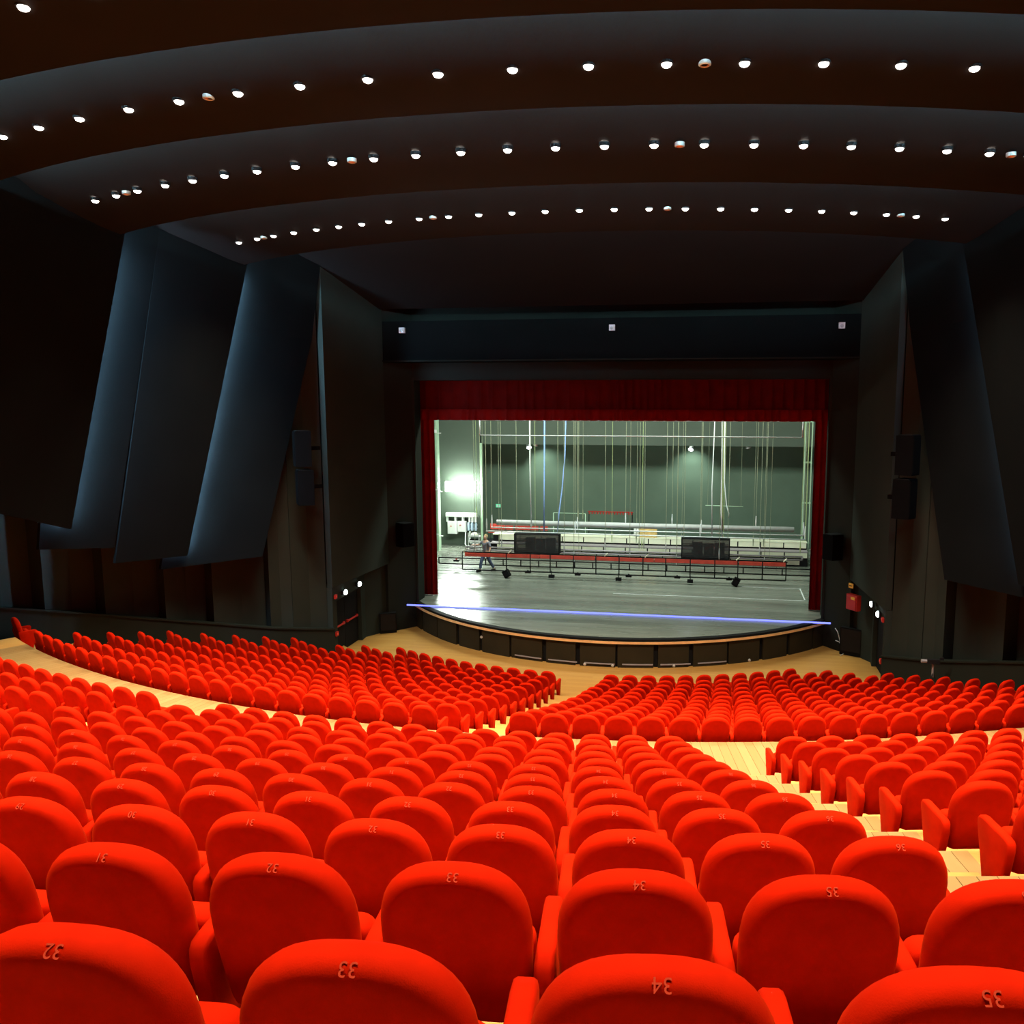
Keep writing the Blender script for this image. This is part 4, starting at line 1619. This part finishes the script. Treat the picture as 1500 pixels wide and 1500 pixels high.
# red chairs stacked before the rear wall, and a red rail
def stack_chair(x, y, z, lb):
    e = empty('red_chair', (x, y, z))
    m2 = MB()
    m2.box((0, 0, 0.45), (0.44, 0.42, 0.07))
    m2.build('seat', M['chairred'], e)
    m2 = MB()
    m2.box((0, 0.2, 0.72), (0.42, 0.05, 0.30))
    m2.build('backrest', M['chairred'], e)
    for sx in (-0.2, 0.2):
        for sy in (-0.18, 0.2):
            m2 = MB()
            m2.tube([(sx, sy, 0.0), (sx, sy, 0.45 if sy < 0 else 0.84)], 0.014, 5)
            m2.build('leg', M['rubber'], e)
    tag(e, lb, 'chair', 'red chairs against the rear wall')


for k in range(7):
    stack_chair(-8.25 + 0.47 * k + (0.06 if k % 3 == 0 else 0), 6.75, 1.40, 'red chair on the low deck behind the platforms, %s from the left' % ORD[k])
e = empty('rear_deck', (-6.9, 6.75, 1.0))
m2 = MB()
m2.box((0, 0, 0.36), (3.6, 0.9, 0.08))
m2.build('top', M['rubber'], e)
for x in (-1.7, 0, 1.7):
    m2 = MB()
    m2.box((x, 0, 0.16), (0.08, 0.8, 0.32))
    m2.build('leg_frame', M['rubber'], e)
tag(e, 'dark low deck carrying the red chairs behind the platforms', 'deck')
e = empty('red_barrier', (-1.86, 8.0, 1.0))
m2 = MB()
m2.box((0, 0, 1.93), (2.5, 0.06, 0.05))
m2.build('rail', M['redpaint'], e)
for k in range(16):
    m2 = MB()
    m2.box((-1.17 + 0.156 * k, 0, 1.85), (0.06, 0.05, 0.11))
    m2.build('tooth', M['redpaint'], e)
for x in (-1.2, 1.2):
    m2 = MB()
    m2.box((x, 0.05, 0.97), (0.04, 0.04, 1.9))
    m2.build('post', M['black'], e)
tag(e, 'red toothed rail standing before the dark rear wall', 'rail')
e = empty('pipe_stand', (-3.8, 6.0, 1.0))
for pts, nm in (([(-0.86, 0, 2.09), (0.86, 0, 2.07)], 'crossbar'), ([(0.86, 0, 0), (0.86, 0, 2.07)], 'upright'), ([(-0.86, 0, 0), (-0.86, 0, 2.09)], 'upright')):
    m2 = MB()
    m2.tube(pts, 0.022, 6)
    m2.build(nm, M['palegreen'], e, True)
tag(e, 'thin pale pipe stand behind the grey rolled backdrop', 'stand')
e = empty('hanging_bar', (4.25, 3.6, 3.95))
m2 = MB()
m2.tube([(-0.9, 0, 0), (0.9, 0, -0.02)], 0.018, 6)
m2.build('bar', M['palegreen'], e, True)
for x in (-0.8, 0.8):
    m2 = MB()
    m2.tube([(x, 0, 0), (x * 0.9, 0, 10.15)], 0.006, 4)
    m2.build('line', M['rope'], e)
tag(e, 'short pale bar hanging behind the right gauze rack', 'bar')

# ------------------------------------------------------------------ person on the stage
def skin_body(name, joints, edges, m, parent, levels=2, root=0):
    me = bpy.data.meshes.new(name)
    me.from_pydata([j[0] for j in joints], edges, [])
    o = bpy.data.objects.new(name, me)
    COL.objects.link(o)
    sk = o.modifiers.new('skin', 'SKIN')
    ss = o.modifiers.new('sub', 'SUBSURF')
    ss.levels = ss.render_levels = levels
    for v, j in zip(me.skin_vertices[0].data, joints):
        r = j[1]
        v.radius = (r, r) if not isinstance(r, tuple) else r
    me.skin_vertices[0].data[root].use_root = True
    dg = bpy.context.evaluated_depsgraph_get()
    nm = bpy.data.meshes.new_from_object(o.evaluated_get(dg))
    bpy.data.objects.remove(o)
    nm.materials.clear()
    nm.materials.append(m)
    nm.polygons.foreach_set('use_smooth', [True] * len(nm.polygons))
    q = link(name, nm, parent)
    return q


per = empty('person', (-6.78, 0.25, 1.0), R_(150))
J = [((0, 0, 0.93), 0.14), ((0, 0, 1.10), 0.13), ((0, 0.01, 1.28), 0.155), ((0, 0, 1.43), 0.12), ((0, 0.0, 1.50), 0.055), ((0, 0.015, 1.58), 0.075), ((0, 0.02, 1.66), 0.092), ((0, 0.0, 1.735), 0.06),
     # right arm reaching out, left arm hanging
     ((0.19, 0, 1.40), 0.062), ((0.36, 0.12, 1.25), 0.048), ((0.50, 0.28, 1.27), 0.034),
     ((-0.19, 0, 1.40), 0.062), ((-0.27, -0.02, 1.13), 0.048), ((-0.27, 0.08, 0.89), 0.034),
     # legs in a stride
     ((0.10, 0, 0.88), 0.098), ((0.13, 0.20, 0.48), 0.066), ((0.14, 0.26, 0.09), 0.045), ((0.16, 0.42, 0.04), 0.038),
     ((-0.10, 0, 0.88), 0.098), ((-0.14, -0.10, 0.49), 0.066), ((-0.16, -0.38, 0.10), 0.045), ((-0.17, -0.26, 0.04), 0.038)]
Ed = [(0, 1), (1, 2), (2, 3), (3, 4), (4, 5), (5, 6), (6, 7), (3, 8), (8, 9), (9, 10), (3, 11), (11, 12), (12, 13), (0, 14), (14, 15), (15, 16), (16, 17), (0, 18), (18, 19), (19, 20), (20, 21)]
skin_body('body', J, Ed, M['skin'], per)
sh = [((0, 0, 0.90), 0.165), ((0, 0, 1.10), 0.155), ((0, 0.01, 1.28), 0.172), ((0, 0, 1.42), 0.135), ((0, 0, 1.46), 0.08), ((0.20, 0, 1.40), 0.078), ((0.33, 0.10, 1.28), 0.062), ((-0.20, 0, 1.40), 0.078), ((-0.265, -0.02, 1.18), 0.062)]
skin_body('shirt', sh, [(0, 1), (1, 2), (2, 3), (3, 4), (3, 5), (5, 6), (3, 7), (7, 8)], M['shirt'], per)
tr = [((0, 0, 1.00), 0.150), ((0, 0, 0.88), 0.158), ((0.10, 0, 0.84), 0.112), ((0.13, 0.20, 0.48), 0.083), ((0.14, 0.25, 0.13), 0.070), ((-0.10, 0, 0.84), 0.112), ((-0.14, -0.10, 0.49), 0.083), ((-0.16, -0.36, 0.14), 0.070)]
skin_body('trousers', tr, [(0, 1), (1, 2), (2, 3), (3, 4), (1, 5), (5, 6), (6, 7)], M['denim'], per)
for pts in ([((0.14, 0.20, 0.07), 0.068), ((0.155, 0.34, 0.06), 0.060), ((0.168, 0.50, 0.05), 0.048)], [((-0.16, -0.44, 0.075), 0.068), ((-0.165, -0.30, 0.06), 0.060), ((-0.172, -0.14, 0.05), 0.048)]):
    skin_body('shoe', pts, [(0, 1), (1, 2)], M['black'], per)
hr = [((0, -0.03, 1.60), 0.075), ((0, -0.025, 1.69), 0.095), ((0, 0.005, 1.745), 0.075), ((0, 0.05, 1.755), 0.05)]
skin_body('hair', hr, [(0, 1), (1, 2), (2, 3)], M['hair'], per)
for sx in (-1, 1):
    m2 = MB()
    m2.lathe([(0.012, 0), (0.010, 0.006), (0.0, 0.009)], 8, center=(sx * 0.033, 0.098, 1.655), mtx=Matrix.Rotation(-PI / 2, 3, 'X'), close=False)
    m2.build('eye', M['black'], per, True)
m2 = MB()
m2.add([(0, 0.135, 1.615), (-0.018, 0.10, 1.61), (0.018, 0.10, 1.61), (0, 0.10, 1.66)], [(0, 1, 2), (0, 2, 3), (0, 3, 1), (1, 3, 2)])
m2.build('nose', M['skin'], per, True)
m2 = MB()
m2.box((0, 0.092, 1.585), (0.045, 0.012, 0.010))
m2.build('mouth', M['redcloth'], per)
for base, d1, sgn in (((0.50, 0.28, 1.27), Vector((0.55, 0.80, -0.10)).normalized(), 1), ((-0.27, 0.08, 0.89), Vector((0.0, 0.30, -0.95)).normalized(), -1)):
    b = Vector(base)
    side = d1.cross(Vector((0, 0, 1)) if abs(d1.z) < 0.8 else Vector((1, 0, 0))).normalized()
    jn = [(b - d1 * 0.02, 0.03), (b + d1 * 0.07, 0.036)]
    ed = [(0, 1)]
    for q in range(4):
        f0 = b + d1 * 0.085 + side * (-0.027 + 0.018 * q)
        ln = (0.065, 0.078, 0.072, 0.055)[q]
        i0 = len(jn)
        jn += [(f0, 0.0095), (f0 + d1 * ln * 0.5, 0.0088), (f0 + d1 * ln * 0.95 + Vector((0, 0, -0.015)), 0.007)]
        ed += [(1, i0), (i0, i0 + 1), (i0 + 1, i0 + 2)]
    i0 = len(jn)
    jn += [(b + d1 * 0.035 - side * 0.036, 0.011), (b + d1 * 0.075 - side * 0.055, 0.009)]
    ed += [(0, i0), (i0, i0 + 1)]
    skin_body('hand', [(tuple(p), r) for p, r in jn], ed, M['skin'], per, levels=1)
tag(per, 'person with blond hair, grey shirt and dark trousers walking behind the truss', 'person')

# ------------------------------------------------------------------ things beside the stage
e = empty('fire_hose_cabinet', (8.68, -7.62, 2.05), R_(-55))
m2 = MB()
m2.box((0, 0, 0), (0.50, 0.2, 0.54))
m2.build('cabinet', M['redpaint'], e)
m2 = MB()
m2.box((0, -0.11, -0.02), (0.42, 0.02, 0.44))
m2.build('door', M['redpaint'], e)
m2 = MB()
m2.box((0.08, -0.125, 0.16), (0.18, 0.012, 0.09))
m2.build('label_plate', M['yellow'], e)
tag(e, 'red fire hose cabinet with a yellow plate on the right wall by the stage', 'fire cabinet')
e = empty('notice_sign', (8.58, -7.55, 2.62), R_(-55))
m2 = MB()
m2.box((0, 0, 0), (0.20, 0.03, 0.16))
m2.build('board', M['yellow'], e)
m2 = MB()
m2.box((0, -0.02, 0), (0.12, 0.01, 0.03))
m2.build('mark', M['black'], e)
tag(e, 'small yellow sign above the red fire cabinet', 'sign')
for (x, y, s, rz, lb) in ((8.85, -6.98, 1.0, -0.5, 'big black loudspeaker box on the wooden floor right of the stage'), (-8.75, -7.05, 0.8, 0.5, 'black loudspeaker box on the wooden floor left of the stage')):
    e = empty('floor_loudspeaker', (x, y, 0), rz)
    m2 = MB()
    m2.box((0, 0, 0.50 * s), (0.80 * s, 0.6 * s, 1.0 * s))
    m2.build('cabinet', M['black'], e)
    m2 = MB()
    m2.box((0, -0.31 * s, 0.55 * s), (0.70 * s, 0.02, 0.80 * s))
    m2.build('grille', M['rubber'], e)
    for sx in (-1, 1):
        m2 = MB()
        m2.box((sx * 0.405 * s, 0, 0.7 * s), (0.02, 0.2 * s, 0.06 * s))
        m2.build('handle', M['steel'], e)
    tag(e, lb, 'loudspeaker', 'floor loudspeakers beside the stage')
m2 = MB()
m2.tube([(8.22, -6.75, 0.86), (8.30, -6.85, 0.75), (8.38, -6.9, 0.45), (8.40, -6.95, 0.2), (8.5, -7.1, 0.03), (8.35, -7.35, 0.02)], 0.014, 5)
m2.tube([(8.24, -6.8, 0.42), (8.36, -6.9, 0.40), (8.44, -6.98, 0.22), (8.50, -7.1, 0.03)], 0.012, 5)
o = m2.build('loose_cable', M['whitecable'], None, True)
tag(o, 'pale loose cable dangling beside the right loudspeaker box', 'cable')

# small video camera on a tripod before the right dado
e = empty('video_camera', (9.95, -13.45, house_z(9.95, -13.45)))
zt = 0.98
m2 = MB()
m2.box((0, 0, zt + 0.10), (0.34, 0.12, 0.13))
m2.build('body', M['rubber'], e)
m2 = MB()
m2.lathe([(0.05, 0), (0.055, 0.14), (0.045, 0.15)], 10, center=(-0.17, 0, zt + 0.10), mtx=Matrix.Rotation(-PI / 2, 3, 'Y'))
m2.build('lens', M['mauve'], e)
m2 = MB()
m2.box((0.22, 0, zt + 0.19), (0.10, 0.08, 0.07))
m2.build('viewfinder', M['rubber'], e)
m2 = MB()
m2.tube([(0, 0, zt - 0.35), (0, 0, zt + 0.03)], 0.03, 8)
m2.build('column', M['mauve'], e)
for k in range(3):
    a = 2 * PI * k / 3
    m2 = MB()
    m2.tube([(0, 0, zt - 0.2), (0.26 * math.cos(a), 0.26 * math.sin(a), 0.0)], 0.018, 6)
    m2.build('leg', M['rubber'], e)
tag(e, 'small black video camera on a tripod by the right dado wall', 'camera')
